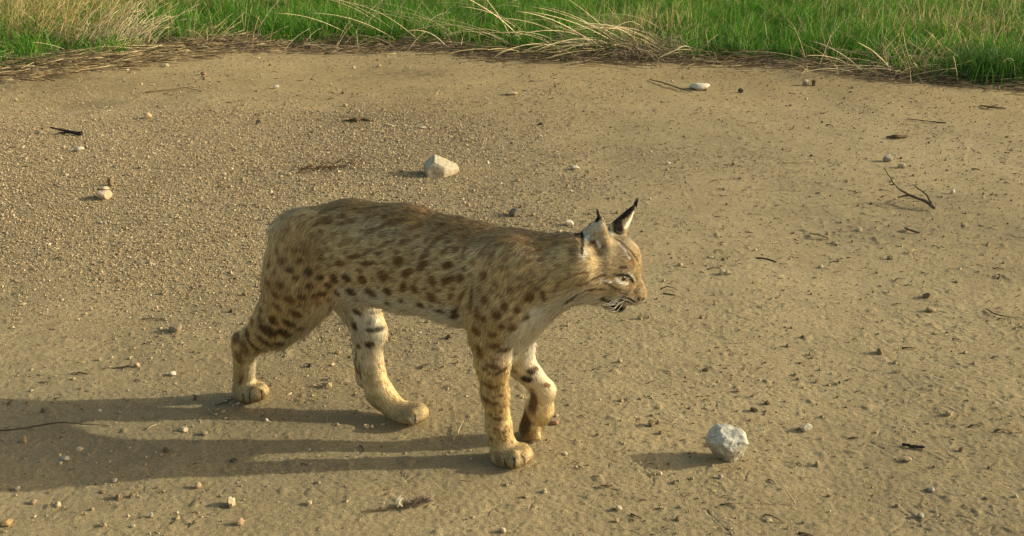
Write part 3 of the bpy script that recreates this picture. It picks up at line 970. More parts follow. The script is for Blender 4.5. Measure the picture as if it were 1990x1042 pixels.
# ------------------------------------------------------------------ the bobcat
HEAD_YAW = math.radians(-25.3)                              # walks to the right and a little towards the camera
FV = np.array([math.cos(HEAD_YAW), math.sin(HEAD_YAW), 0])
LV = np.array([-math.sin(HEAD_YAW), math.cos(HEAD_YAW), 0])  # its left, away from the camera
ORG = gnd(1000, 899) + 0.04 * LV - 0.30 * FV
ORG[2] = 0
ROT = np.stack([FV, LV, [0, 0, 1]])


def to_cat(p):
    return (np.asarray(p) - ORG) @ ROT.T


def P(u, v, c):
    """point on the upright lengthwise plane c metres to the animal's left of its midline"""
    d = ray(u, v)
    t = (c - (CAM - ORG) @ LV) / (d @ LV)
    return CAM + d * t


Y_HEAD = float(P(1120, 505, 0)[1]) + 0.04


def PH_(u, v, dy):
    """point on an upright plane through the head's middle, parallel to the picture"""
    return at_y(u, v, Y_HEAD + dy)


def gc(u, v):
    """how far to the animal's left of its midline the dirt at this pixel lies"""
    return float((gnd(u, v) - ORG) @ LV)


CH, CF, CN = gc(488, 773), gc(806, 818), gc(1000, 899)
PR = []      # primitives of the body field


def cap(pa, ra, pb, rb, ky=1.0, k=0.02, reg='torso', L=0.02, flow=1, sub=False, yaw=0.0, kz=1.0):
    sa, sb = px_m(pa), px_m(pb)
    PR.append(dict(a=to_cat(pa), b=to_cat(pb), ra=ra * sa, rb=rb * sb, ky=ky, kz=kz, k=k, reg=reg, L=L, flow=flow, sub=sub, yaw=yaw))


# trunk, tail end to chest (flow -1: the coat lies towards the tail)
T = dict(reg='torso', L=0.014, flow=-1, k=0.03)
cap(P(604, 484, 0), 78, P(690, 489, 0), 94, ky=0.72, **T)
cap(P(690, 489, 0), 96, P(790, 502, 0), 98, ky=0.74, **T)
cap(P(790, 502, 0), 98, P(890, 526, 0), 97, ky=0.76, **T)
cap(P(890, 526, 0), 97, P(965, 545, 0), 97, ky=0.74, **T)
cap(P(965, 540, 0), 92, P(1018, 540, 0), 76, ky=0.72, **T)
cap(P(1000, 590, 0), 58, P(1018, 618, 0), 28, ky=1.0, k=0.03, reg='chest', L=0.022, flow=1)
cap(P(1046, 604, 0), 20, P(990, 680, 0), 18, ky=2.3, k=0.03, reg='chest', L=0.014, flow=1)
cap(P(1022, 530, 0), 80, P(1105, 510, 0), 58, ky=0.80, k=0.03, reg='neck', L=0.014, flow=-1)
cap(P(1040, 558, 0), 52, P(1100, 535, 0), 46, ky=0.85, k=0.03, reg='neck', L=0.014, flow=-1)
cap(P(548, 450, 0.02), 24, P(560, 520, 0.05), 14, k=0.02, reg='torso', L=0.015)                      # the bobbed tail, held down
# near hind leg
cap(P(590, 478, -0.045), 70, P(580, 545, -0.055), 68, ky=0.62, k=0.035, reg='thigh', L=0.018)
cap(P(580, 545, -0.055), 66, P(532, 630, -0.055), 41, ky=0.62, k=0.03, reg='thigh', L=0.016)
cap(P(600, 560, -0.055), 44, P(566, 612, -0.05), 40, ky=0.6, k=0.03, reg='thigh', L=0.016)
cap(P(532, 630, -0.055), 39, P(482, 668, -0.05), 23, ky=0.7, k=0.02, reg='hleg', L=0.012)
cap(P(470, 660, -0.05), 17, P(474, 680, -0.05), 20, k=0.012, reg='hleg', L=0.008)                      # hock
cap(P(475, 670, -0.05), 22, P(474, 748, CH), 20, ky=0.85, k=0.012, reg='hfoot', L=0.010)
cap(P(478, 759, CH), 22, P(497, 762, CH), 20, ky=1.25, k=0.012, reg='paw', L=0.0045)
for dx, dy, c in ((508, 764, CH - 0.015), (513, 760, CH), (500, 767, CH - 0.027), (508, 757, CH + 0.017)):
    cap(P(494, 761, c), 10, P(dx - 4, dy - 1, c), 13.5, k=0.006, reg='paw', L=0.004)
# far hind leg
cap(P(640, 500, 0.045), 68, P(690, 585, 0.045), 40, ky=0.62, k=0.03, reg='thigh', L=0.016)
cap(P(695, 580, 0.045), 42, P(716, 640, 0.04), 33, ky=0.75, k=0.02, reg='fthigh', L=0.014)
cap(P(716, 640, 0.04), 33, P(716, 700, 0.035), 26, ky=0.75, k=0.015, reg='fhleg', L=0.010)
cap(P(702, 700, 0.035), 11, P(706, 735, 0.035), 14, k=0.012, reg='fhleg', L=0.007)
cap(P(718, 704, 0.035), 25, P(737, 762, 0.03), 24, ky=0.85, k=0.014, reg='fhfoot', L=0.009)
cap(P(737, 762, 0.03), 24, P(772, 797, CF), 22, ky=0.9, k=0.014, reg='fhfoot', L=0.010)
cap(P(790, 803, CF), 21, P(808, 804, CF), 21, ky=1.2, k=0.012, reg='paw', L=0.0045)
for dx, dy, c in ((819, 806, CF - 0.014), (824, 802, CF), (808, 810, CF - 0.026), (819, 799, CF + 0.016)):
    cap(P(802, 804, c), 10, P(dx - 6, dy - 1, c), 15, k=0.006, reg='paw', L=0.004)
# near foreleg
cap(P(985, 525, -0.045), 66, P(962, 600, -0.055), 52, ky=0.55, k=0.03, reg='shoulder', L=0.018)
cap(P(962, 600, -0.055), 50, P(950, 655, -0.05), 38, ky=0.66, k=0.02, reg='shoulder', L=0.015)
cap(P(952, 655, -0.05), 38, P(957, 705, -0.047), 32, ky=0.78, k=0.015, reg='fleg', L=0.011)
cap(P(957, 705, -0.047), 32, P(962, 765, -0.043), 25, ky=0.85, k=0.012, reg='fleg', L=0.011)
cap(P(962, 765, -0.043), 25, P(969, 825, -0.04), 22, ky=0.9, k=0.012, reg='fleg', L=0.010)
cap(P(969, 825, -0.04), 22, P(978, 865, -0.04), 23, ky=1.0, k=0.012, reg='fleg', L=0.011)
cap(P(982, 883, -0.04), 27, P(1004, 886, -0.04), 24, ky=1.15, k=0.012, reg='paw', L=0.0045)
for dx, dy, c in ((1018, 889, -0.052), (1025, 884, -0.037), (1004, 894, -0.066), (1020, 878, -0.022)):
    cap(P(1000, 885, c), 11, P(dx - 5, dy - 1, c), 16, k=0.006, reg='paw', L=0.004)
# far foreleg, lifted
cap(P(1000, 590, 0.045), 52, P(1004, 665, 0.050), 34, ky=0.7, k=0.02, reg='fshoulder', L=0.014)
cap(P(1003, 665, 0.050), 32, P(1014, 708, 0.055), 26, ky=0.85, k=0.012, reg='ffleg', L=0.009)
cap(P(1014, 708, 0.055), 25, P(1056, 757, 0.062), 21, ky=0.85, k=0.012, reg='ffleg', L=0.008)
cap(P(1057, 760, 0.062), 20, P(1048, 795, 0.064), 24, ky=0.95, k=0.012, reg='fpaw', L=0.008)
cap(P(1048, 795, 0.064), 25, P(1029, 832, 0.064), 20, ky=1.05, k=0.012, reg='fpaw', L=0.007)
for dx, dy, c in ((1040, 846, 0.050), (1030, 850, 0.064), (1022, 846, 0.048), (1032, 842, 0.080)):
    cap(P(1038, 828, c), 10, P(dx, dy, c), 10.5, k=0.006, reg='fpaw', L=0.006)
# head
H = dict(reg='head', L=0.006, flow=-1)
cap(PH_(1150, 512, 0), 53, PH_(1178, 508, 0), 54, ky=0.86, k=0.03, reg='head', L=0.008, flow=-1)
cap(PH_(1178, 508, 0), 52, PH_(1203, 508, 0), 39, ky=0.95, k=0.025, **H)
cap(PH_(1206, 500, 0), 32, PH_(1216, 520, 0), 26, ky=1.0, k=0.015, **H)
cap(PH_(1200, 550, 0), 34, PH_(1225, 566, 0), 22, ky=0.85, k=0.018, **H)
cap(PH_(1222, 532, 0), 19, PH_(1245, 566, 0), 10, ky=1.0, k=0.012, reg='nose', L=0.004, flow=-1)
cap(PH_(1243, 569, 0), 10, PH_(1249, 576, 0), 7.5, ky=1.2, k=0.008, reg='nose', L=0.003, flow=-1)
for s in (-1, 1):
    cap(PH_(1150, 545, s * 0.028), 34, PH_(1186, 552, s * 0.026), 27, ky=0.9, k=0.02, reg='cheek', L=0.006, flow=-1)
    cap(PH_(1214, 576, s * 0.013), 13, PH_(1236, 580, s * 0.009), 10, k=0.008, reg='muzzle', L=0.0035, flow=-1)
    cap(PH_(1203, 529, s * 0.028), 11, PH_(1221, 532, s * 0.020), 9, k=0.010, reg='brow', L=0.004, flow=-1)
    cap(PH_(1200, 556, s * 0.027), 9, PH_(1222, 556, s * 0.020), 8, k=0.010, reg='cheek', L=0.006, flow=-1)
cap(PH_(1172, 572, 0), 22, PH_(1192, 588, 0), 14, ky=1.1, k=0.014, reg='chin', L=0.008, flow=-1)
cap(PH_(1192, 588, 0), 13, PH_(1206, 594, 0), 10, ky=1.2, k=0.010, reg='chin', L=0.005, flow=-1)
cap(PH_(1112, 540, 0), 46, PH_(1140, 545, 0), 36, ky=1.0, k=0.025, reg='cheek', L=0.016, flow=-1)
for s in (-1, 1):
    cap(PH_(1112, 545, s * 0.030), 26, PH_(1142, 552, s * 0.034), 24, k=0.02, reg='cheek', L=0.015, flow=-1)
# near ear: a cup opening to the side; far ear: turned away, its dark back towards us
cap(PH_(1160, 490, -0.028), 33, PH_(1166, 430, -0.038), 10, ky=0.62, k=0.012, reg='ear', L=0.003)
cap(PH_(1124, 490, -0.018), 23, PH_(1152, 448, -0.030), 13, ky=0.7, k=0.012, reg='ear', L=0.004)
cap(PH_(1165, 480, -0.056), 21, PH_(1169, 441, -0.054), 8, ky=0.85, k=0.004, reg='earin', L=0.003, sub=True)
cap(PH_(1201, 446, 0.030), 19, PH_(1231, 403, 0.040), 5, ky=0.7, k=0.012, reg='fear', L=0.003)
cap(PH_(1219, 448, 0.046), 15, PH_(1238, 411, 0.052), 4, ky=0.8, k=0.005, reg='fearin', L=0.004, sub=True)


def prim_d(p, q):
    """approximate distance of cat-frame points q (N,3) from a primitive"""
    a, b = p['a'], p['b']
    s = np.array([1, 1 / p['ky'], 1 / p['kz']])
    # the narrow axis of the head parts lies across the head, which looks straight to the right of the picture
    if p['reg'] in ('head', 'nose', 'chin', 'cheek', 'muzzle', 'brow', 'ear', 'earin', 'fear', 'fearin'):
        c, n = math.cos(HEAD_YAW), math.sin(HEAD_YAW)
        M = np.array([[c, -n, 0], [n, c, 0], [0, 0, 1.0]])
        w, d = (q - a) @ M.T * s, ((b - a) @ M.T) * s
    else:
        w, d = (q - a) * s, (b - a) * s
    t = np.clip((w @ d) / max(d @ d, 1e-9), 0, 1)
    r = p['ra'] + (p['rb'] - p['ra']) * t
    return (np.linalg.norm(w - t[:, None] * d, axis=1) - r) * (0.5 + 0.5 * min(p['ky'], 1.0)), t


VOX = 0.0026


def build_field():
    lo = np.min([np.minimum(p['a'] - p['ra'], p['b'] - p['rb']) for p in PR], 0) - 0.03
    hi = np.max([np.maximum(p['a'] + p['ra'], p['b'] + p['rb']) for p in PR], 0) + 0.03
    n = np.ceil((hi - lo) / VOX).astype(int) + 1
    Fd = np.full(n, 0.06, dtype=np.float32)
    for p in sorted(PR, key=lambda p: p['sub']):
        m = p['k'] + 0.012
        sc = max(p['ky'], 1.0)
        r = max(p['ra'], p['rb']) * sc + m
        i0 = np.maximum(np.floor((np.minimum(p['a'], p['b']) - r - lo) / VOX).astype(int), 0)
        i1 = np.minimum(np.ceil((np.maximum(p['a'], p['b']) + r - lo) / VOX).astype(int) + 1, n)
        g = np.stack(np.meshgrid(*[lo[i] + VOX * np.arange(i0[i], i1[i]) for i in range(3)], indexing='ij'), -1)
        d = prim_d(p, g.reshape(-1, 3))[0].reshape(g.shape[:3]).astype(np.float32)
        s = (slice(i0[0], i1[0]), slice(i0[1], i1[1]), slice(i0[2], i1[2]))
        o, k = Fd[s], p['k']
        if p['sub']:
            h = np.clip(0.5 - 0.5 * (o + d) / k, 0, 1)
            Fd[s] = o * (1 - h) - d * h + k * h * (1 - h)
        else:
            h = np.clip(0.5 + 0.5 * (o - d) / k, 0, 1)
            Fd[s] = o * (1 - h) + d * h - k * h * (1 - h)
    return Fd, lo


def surface_nets(Fd, lo):
    S = Fd < 0
    nx, ny, nz = (k - 1 for k in Fd.shape)
    cnt = np.zeros((nx, ny, nz), dtype=np.int8)
    for a in (0, 1):
        for b in (0, 1):
            for c in (0, 1):
                cnt += S[a:a + nx, b:b + ny, c:c + nz]
    act = (cnt > 0) & (cnt < 8)
    idx = np.argwhere(act)
    vid = np.full((nx, ny, nz), -1, dtype=np.int64)
    vid[act] = np.arange(len(idx))
    cor = np.array([[a, b, c] for a in (0, 1) for b in (0, 1) for c in (0, 1)])
    val = np.stack([Fd[tuple((idx + o).T)] for o in cor], 1)
    acc, num = np.zeros((len(idx), 3)), np.zeros(len(idx))
    for i in range(8):
        for j in range(i + 1, 8):
            if np.abs(cor[i] - cor[j]).sum() == 1:
                a, b = val[:, i], val[:, j]
                m = (a < 0) != (b < 0)
                t = np.where(m, a / np.where(m, a - b, 1), 0)
                acc += np.where(m[:, None], cor[i] + t[:, None] * (cor[j] - cor[i]), 0)
                num += m
    V = lo + VOX * (idx + acc / num[:, None])
    quads = []
    for ax in range(3):
        o = [0, 0, 0]
        o[ax] = 1
        a, b = (ax + 1) % 3, (ax + 2) % 3
        n0 = [Fd.shape[i] - o[i] for i in range(3)]
        A = S[:n0[0], :n0[1], :n0[2]]
        B = S[o[0]:, o[1]:, o[2]:]
        e = np.argwhere(A != B)
        e = e[(e[:, a] > 0) & (e[:, b] > 0)]
        da, db = np.eye(3, dtype=int)[a], np.eye(3, dtype=int)[b]
        q = np.stack([vid[tuple((e - da - db).T)], vid[tuple((e - db).T)], vid[tuple(e.T)], vid[tuple((e - da).T)]], 1)
        flip = ~A[tuple(e.T)]
        q[flip] = q[flip][:, ::-1]
        quads.append(q)
    Q = np.concatenate(quads)
    # a little relaxing
    for it in range(3):
        s, c = np.zeros_like(V), np.zeros(len(V))
        for i in range(4):
            for j in ((i + 1) % 4, (i + 3) % 4):
                np.add.at(s, Q[:, i], V[Q[:, j]])
                np.add.at(c, Q[:, i], 1)
        V = V * 0.5 + 0.5 * s / c[:, None]
    return V, Q


def normals(V, Q):
    n = np.cross(V[Q[:, 2]] - V[Q[:, 0]], V[Q[:, 3]] - V[Q[:, 1]])
    N = np.zeros_like(V)
    for i in range(4):
        np.add.at(N, Q[:, i], n)
    return N / (np.linalg.norm(N, axis=1)[:, None] + 1e-12)


def A1(x, y):
    return 420 + x / 3.362, 350 + y / 3.362


def A2(x, y):
    return 850 + x / 3.362, 350 + y / 3.362


def A3(x, y):
    return 420 + x / 3.72, 580 + y / 3.72


def A4(x, y):
    return 860 + x / 2.895, 580 + y / 2.895


def A8(x, y):
    return 1060 + x / 4.009, 370 + y / 4.009


SC1, SC3, SC4, SC8 = 3.362, 3.72, 2.895, 4.009
B_, D_, K_, W_, O_ = (0.185, 0.098, 0.034), (0.095, 0.056, 0.026), (0.018, 0.015, 0.012), (0.78, 0.74, 0.62), (0.30, 0.16, 0.06)
# (frame, x, y, half length, half width, angle in degrees (picture, anticlockwise), colour, strength)
SPOTS_CREASES = []
for r in ((430, 525, 45, 28, 10, B_, .7), (545, 530, 36, 26, 0, B_, .7), (480, 590, 34, 24, 0, D_, .75), (600, 600, 40, 32, 0, D_, .7), (345, 560, 28, 24, 0, B_, .7),
          (640, 420, 60, 80, 0, D_, .22), (340, 670, 34, 26, 0, B_, .75), (420, 690, 34, 28, 0, B_, .8), (520, 640, 26, 18, 0, B_, .7), (610, 690, 33, 24, 0, D_, .75),
          (680, 640, 30, 24, 0, D_, .7), (770, 645, 34, 40, 0, D_, .8), (730, 690, 30, 22, -30, D_, .8), (695, 745, 34, 24, 0, D_, .85), (790, 740, 16, 40, 20, D_, .7),
          (300, 730, 28, 28, 0, B_, .75), (390, 750, 40, 28, 0, B_, .8), (480, 780, 48, 34, 0, B_, .85), (560, 765, 36, 28, 0, D_, .8), (400, 830, 50, 22, -25, B_, .8),
          (290, 850, 28, 26, 0, B_, .8), (370, 920, 48, 30, -30, D_, .8), (470, 935, 52, 30, -30, D_, .85), (525, 875, 45, 32, -30, D_, .85), (552, 970, 34, 17, 20, K_, .9),
          (235, 930, 26, 30, 0, B_, .8), (320, 985, 60, 26, -35, D_, .8), (440, 1000, 44, 26, -20, D_, .85), (330, 480, 26, 20, 0, B_, .5), (400, 470, 30, 20, 0, B_, .5),
          (520, 460, 34, 22, 0, B_, .5), (350, 390, 28, 20, 0, B_, .45), (470, 330, 36, 20, 20, B_, .45), (560, 300, 36, 20, 0, B_, .45), (640, 760, 30, 22, 0, B_, .7),
          (810, 545, 45, 28, 0, B_, .75), (905, 500, 72, 18, 15, B_, .65), (990, 545, 74, 20, 12, B_, .7), (1000, 470, 62, 17, 20, B_, .55), (1190, 530, 52, 36, 10, B_, .75),
          (1250, 605, 58, 30, 35, B_, .75), (1350, 560, 60, 32, 35, B_, .75), (1360, 500, 52, 22, 30, B_, .6), (1515, 555, 45, 32, 20, B_, .8), (1090, 625, 52, 46, 30, B_, .8),
          (955, 650, 42, 44, 0, B_, .9), (850, 640, 38, 34, 0, D_, .8), (880, 730, 40, 42, 0, D_, .8), (1010, 735, 55, 42, 0, D_, .75), (1120, 728, 34, 42, 0, D_, .9),
          (1222, 700, 28, 54, -10, B_, .8), (1295, 710, 32, 38, 0, B_, .75), (1412, 660, 40, 44, 20, B_, .85), (1500, 662, 44, 32, 30, B_, .8), (1408, 765, 40, 46, 20, B_, .85),
          (1210, 790, 22, 30, 0, D_, .9), (1335, 815, 34, 32, 0, D_, .9), (1120, 800, 26, 28, 0, D_, .7), (1240, 850, 30, 18, 0, D_, .7), (1460, 855, 56, 22, 25, D_, .85),
          (1560, 885, 62, 26, 55, D_, .85), (1595, 640, 40, 28, 45, B_, .7), (1530, 760, 45, 20, 55, B_, .6), (1000, 185, 190, 11, -4, D_, .5), (1300, 210, 100, 12, -12, D_, .45),
          (800, 180, 100, 12, -3, D_, .45), (1150, 275, 62, 28, 10, B_, .55), (1010, 335, 64, 24, 10, B_, .5), (870, 270, 60, 24, 5, B_, .5), (720, 270, 72, 34, 0, B_, .5),
          (1300, 310, 64, 22, 20, B_, .55), (1450, 385, 62, 26, 28, B_, .6), (1230, 405, 64, 22, 20, B_, .55), (1100, 420, 60, 18, 20, B_, .5), (860, 400, 60, 22, 15, B_, .45),
          (1390, 450, 50, 20, 28, B_, .5), (1560, 460, 40, 22, 40, B_, .55), (1600, 380, 40, 20, 40, B_, .5), (1220, 260, 40, 20, 0, D_, .45), (1470, 300, 50, 20, 20, B_, .5)):
    SPOTS_CREASES.append((A1(r[0], r[1]), r[2] / SC1, r[3] / SC1) + r[4:])
for r in ((60, 560, 40, 22, 20, B_, .7), (85, 650, 42, 22, 30, B_, .75), (40, 470, 40, 20, 25, B_, .6), (290, 480, 42, 22, 0, B_, .55), (235, 540, 34, 20, 0, B_, .5), (430, 575, 40, 22, 0, B_, .6),
          (300, 625, 34, 28, 0, B_, .65), (600, 470, 34, 28, 0, B_, .5), (590, 530, 32, 24, 0, B_, .55), (400, 420, 44, 20, 0, B_, .45), (520, 390, 36, 20, 0, B_, .4), (310, 785, 34, 38, 0, B_, .75),
          (385, 880, 34, 46, 15, B_, .85), (440, 830, 28, 42, 0, B_, .8), (600, 765, 38, 48, 0, B_, .8), (690, 755, 18, 50, 10, D_, .8), (692, 830, 14, 44, 0, D_, .85), (300, 905, 34, 32, 0, B_, .8),
          (490, 965, 40, 30, 20, B_, .85), (580, 900, 30, 24, 20, B_, .85), (420, 955, 28, 24, 0, B_, .7), (258, 870, 26, 50, 0, B_, .8), (222, 780, 13, 110, -6, D_, .8), (250, 985, 28, 24, 0, B_, .85),  # the long thin dark line paints shade into the crease behind the shoulder
          (360, 1010, 28, 22, 0, B_, .8), (545, 1000, 30, 18, 30, D_, .85), (480, 720, 30, 30, 0, B_, .55), (380, 680, 32, 24, 0, B_, .55), (160, 760, 60, 18, 60, B_, .6), (110, 860, 70, 20, 60, D_, .75),
          (520, 850, 30, 34, 0, B_, .7), (530, 640, 32, 22, 0, B_, .45), (700, 640, 36, 16, 40, B_, .45), (780, 700, 16, 60, -20, B_, .5), (200, 360, 50, 18, 50, B_, .5), (170, 470, 14, 60, -20, D_, .5)):
    SPOTS_CREASES.append((A2(r[0], r[1]), r[2] / SC1, r[3] / SC1) + r[4:])
for r in ((1020, 100, 46, 26, -30, D_, .9), (1150, 100, 48, 13, 5, D_, .6), (1000, 200, 40, 32, -55, D_, .95), (1160, 226, 64, 17, 5, K_, .95), (1110, 336, 30, 26, 0, D_, .9), (1205, 346, 34, 9, 5, D_, .7),
          (1030, 345, 18, 18, 0, D_, .8), (1010, 460, 12, 80, 0, B_, .7), (1040, 530, 8, 60, 5, K_, .7), (350, 312, 70, 24, -25, D_, .85), (455, 326, 44, 17, 10, D_, .85), (270, 345, 60, 18, -40, D_, .8),
          (140, 290, 36, 36, 0, B_, .7), (318, 150, 40, 24, -50, B_, .8), (400, 235, 50, 26, -45, D_, .8), (500, 252, 40, 28, -20, D_, .85), (420, 150, 44, 26, -45, B_, .8), (560, 110, 54, 26, -45, B_, .85),
          (612, 216, 28, 15, 15, K_, .95), (540, 182, 40, 26, -25, D_, .85), (225, 250, 34, 28, -50, D_, .75), (200, 360, 30, 60, 10, B_, .5), (160, 430, 30, 50, 0, B_, .45), (120, 560, 14, 120, 0, B_, .4),
          (180, 590, 10, 50, -20, B_, .4), (240, 700, 50, 16, 70, D_, .35), (1200, 470, 40, 8, 0, O_, .4)):  # the faint steep mark on the paw is painted toe-gap shade
    SPOTS_CREASES.append((A3(r[0], r[1]), r[2] / SC3, r[3] / SC3) + r[4:])
for r in ((190, 185, 25, 20, 0, B_, .8), (290, 270, 25, 18, 0, B_, .85), (350, 290, 36, 14, 0, D_, .9), (450, 302, 30, 9, 15, K_, .95), (330, 412, 38, 12, 25, D_, .9), (262, 492, 36, 14, -12, B_, .95),
          (205, 510, 12, 24, 20, B_, .85), (183, 420, 10, 40, 15, B_, .85), (243, 570, 26, 18, -15, B_, .95), (220, 625, 15, 11, 0, D_, .9), (292, 592, 20, 13, 0, B_, .8), (310, 680, 26, 11, 0, B_, .85),
          (240, 690, 14, 14, 0, B_, .85), (300, 735, 16, 9, 0, B_, .8), (345, 755, 14, 8, 0, B_, .7), (275, 790, 11, 15, 0, B_, .8), (350, 800, 14, 7, 0, B_, .7), (318, 790, 10, 7, 0, B_, .7),
          (390, 810, 10, 8, 0, B_, .7), (280, 385, 40, 14, -15, B_, .8), (208, 300, 15, 34, 15, B_, .75), (400, 755, 10, 7, 0, B_, .5), (495, 185, 18, 10, 25, D_, .85), (240, 400, 14, 10, 0, B_, .6),
          (330, 545, 14, 9, 0, B_, .6), (200, 570, 10, 12, 0, B_, .6), (270, 655, 12, 9, 0, B_, .7), (330, 640, 12, 8, 0, B_, .6), (245, 745, 9, 9, 0, B_, .7), (360, 720, 10, 7, 0, B_, .6),
          (470, 457, 30, 21, 0, K_, .97), (500, 412, 25, 17, -15, K_, .95), (525, 395, 26, 13, 0, D_, .7), (585, 490, 22, 12, 0, B_, .6), (508, 590, 28, 60, -14, D_, .58), (462, 705, 40, 76, -12, D_, .60)):
    SPOTS_CREASES.append((A4(r[0], r[1]), r[2] / SC4, r[3] / SC4) + r[4:])
# smaller, fainter spots between the large ones
_r = np.random.default_rng(61)
_q = [t[0] for t in SPOTS_CREASES]
for _ in range(2600):
    u, v = _r.uniform(508, 1085), _r.uniform(412, 640)
    if (u - 1085) * 0.768 + (v - 595) * 0.64 < -50 and min(math.hypot(u - a, (v - b) * 1.25) for a, b in _q) > 18.5:
        _q.append((u, v))
        up = (v - 410) / 230
        SPOTS_CREASES.append(((u, v), _r.uniform(6, 11), _r.uniform(4, 6.5), _r.normal(15 if 640 < u < 900 else 0, 20), B_ if _r.random() < 0.7 else D_, _r.uniform(0.30, 0.50)))
for _ in range(700):
    u, v = _r.uniform(915, 1000), _r.uniform(668, 850)
    if min(math.hypot(u - a, (v - b) * 1.3) for a, b in _q) > 9:
        _q.append((u, v))
        SPOTS_CREASES.append(((u, v), _r.uniform(3.5, 6.5), _r.uniform(2.2, 3.6), _r.normal(-8, 20), B_, _r.uniform(0.2, 0.45)))
# strokes of the face: (points in the A8 frame, half width, colour, strength)
STROKES = [
    ([(145, 872), (230, 820)], 9, K_, .9), ([(240, 812), (300, 785), (380, 770), (470, 775)], 7, D_, .8), ([(240, 745), (330, 722)], 8, B_, .7), ([(150, 690), (260, 650), (330, 640)], 8, B_, .4),
    ([(350, 702), (420, 670), (475, 660)], 7, D_, .85), ([(440, 705), (490, 735), (560, 770), (620, 778)], 6, D_, .75), ([(520, 755), (580, 795), (640, 808)], 6, D_, .75),
    ([(540, 372), (600, 412), (680, 490), (725, 560)], 6, D_, .85), ([(590, 440), (650, 500), (700, 575)], 5, D_, .7), ([(560, 400), (620, 470), (660, 540)], 5, W_, .35),
    ([(660, 560), (690, 580)], 16, O_, .6), ([(480, 670), (540, 690)], 10, O_, .5),
    ([(548, 690), (585, 716), (640, 728)], 11, W_, .95), ([(650, 645), (683, 680), (694, 712)], 9, W_, .85), ([(430, 700), (520, 715)], 9, W_, .35),
    ([(550, 660), (600, 660), (650, 665), (672, 695), (690, 725)], 11, K_, .97), ([(580, 600), (632, 602)], 9, D_, .75), ([(520, 650), (560, 658)], 8, D_, .6),
    ([(682, 730), (690, 780), (712, 825)], 10, O_, .6), ([(440, 840), (480, 850), (520, 880), (560, 915), (600, 930)], 22, K_, .95), ([(500, 850), (540, 880)], 16, K_, .9),
    ([(560, 835), (620, 850), (690, 880)], 15, W_, .9), ([(540, 860), (600, 880), (660, 900)], 8, W_, .9), ([(580, 826), (650, 845), (700, 870)], 4, K_, .85), ([(575, 850), (640, 866), (690, 888)], 4, K_, .85),
    ([(700, 884), (735, 884)], 11, W_, .95), ([(570, 958), (608, 950)], 11, W_, .95), ([(730, 845), (760, 850)], 17, K_, .9), ([(703, 795), (705, 808)], 5, D_, .7),
    ([(330, 870), (400, 850)], 28, W_, .45), ([(230, 900), (330, 850)], 18, W_, .35),
    # near ear; the dark brown strokes paint in shade for its hollow
    ([(330, 300), (400, 270), (470, 250), (490, 330)], 45, (0.50, 0.47, 0.38), .8), ([(330, 400), (420, 380)], 40, (0.42, 0.38, 0.29), .7), ([(325, 430), (375, 405), (395, 425)], 17, D_, .6), ([(430, 440), (450, 440)], 12, D_, .35),
    ([(305, 385), (335, 360)], 10, W_, .9), ([(405, 400), (425, 440)], 9, W_, .85), ([(297, 460), (310, 500)], 16, W_, .75), ([(295, 520), (300, 545)], 10, W_, .8),
    ([(232, 352), (300, 300), (370, 245), (430, 205)], 17, K_, .9), ([(280, 330), (290, 400), (283, 490)], 12, K_, .92), ([(225, 400), (215, 470), (220, 540)], 38, (0.20, 0.145, 0.08), .5), ([(175, 420), (172, 540)], 8, (0.5, 0.4, 0.2), .5),
    ([(290, 305), (340, 275)], 10, (0.4, 0.38, 0.33), .6), ([(500, 230), (515, 300), (520, 370)], 8, (0.66, 0.58, 0.36), .8),
    # far ear
    ([(520, 215), (560, 240), (570, 300), (560, 335)], 32, (0.035, 0.028, 0.02), .95), ([(600, 205), (650, 165), (690, 120), (715, 70)], 22, K_, .95), ([(560, 195), (590, 185)], 11, (0.45, 0.43, 0.4), .8),
    ([(625, 290), (660, 240), (700, 150)], 15, W_, .9)]


STROKES = [(A8, SC8) + t for t in STROKES] + [(A4, SC4) + t for t in (
    ([(403, 900), (404, 955)], 5, K_, .8), ([(440, 880), (462, 905), (462, 930)], 4, K_, .7), ([(350, 905), (358, 945)], 4, K_, .6), ([(300, 880), (330, 940)], 18, D_, .25),  # thin black lines: shade between the toes, painted into the coat
    ([(390, 310), (440, 300), (475, 290)], 5, K_, .8))] + [(A3, SC3) + t for t in (
    ([(240, 690), (247, 750)], 7, K_, .7), ([(325, 668), (332, 735)], 6, K_, .7), ([(190, 690), (205, 745)], 8, D_, .6), ([(1440, 845), (1438, 905)], 6, K_, .75), ([(1400, 870), (1420, 905)], 8, W_, .5))]  # hind paws: black lines paint the shade between toes


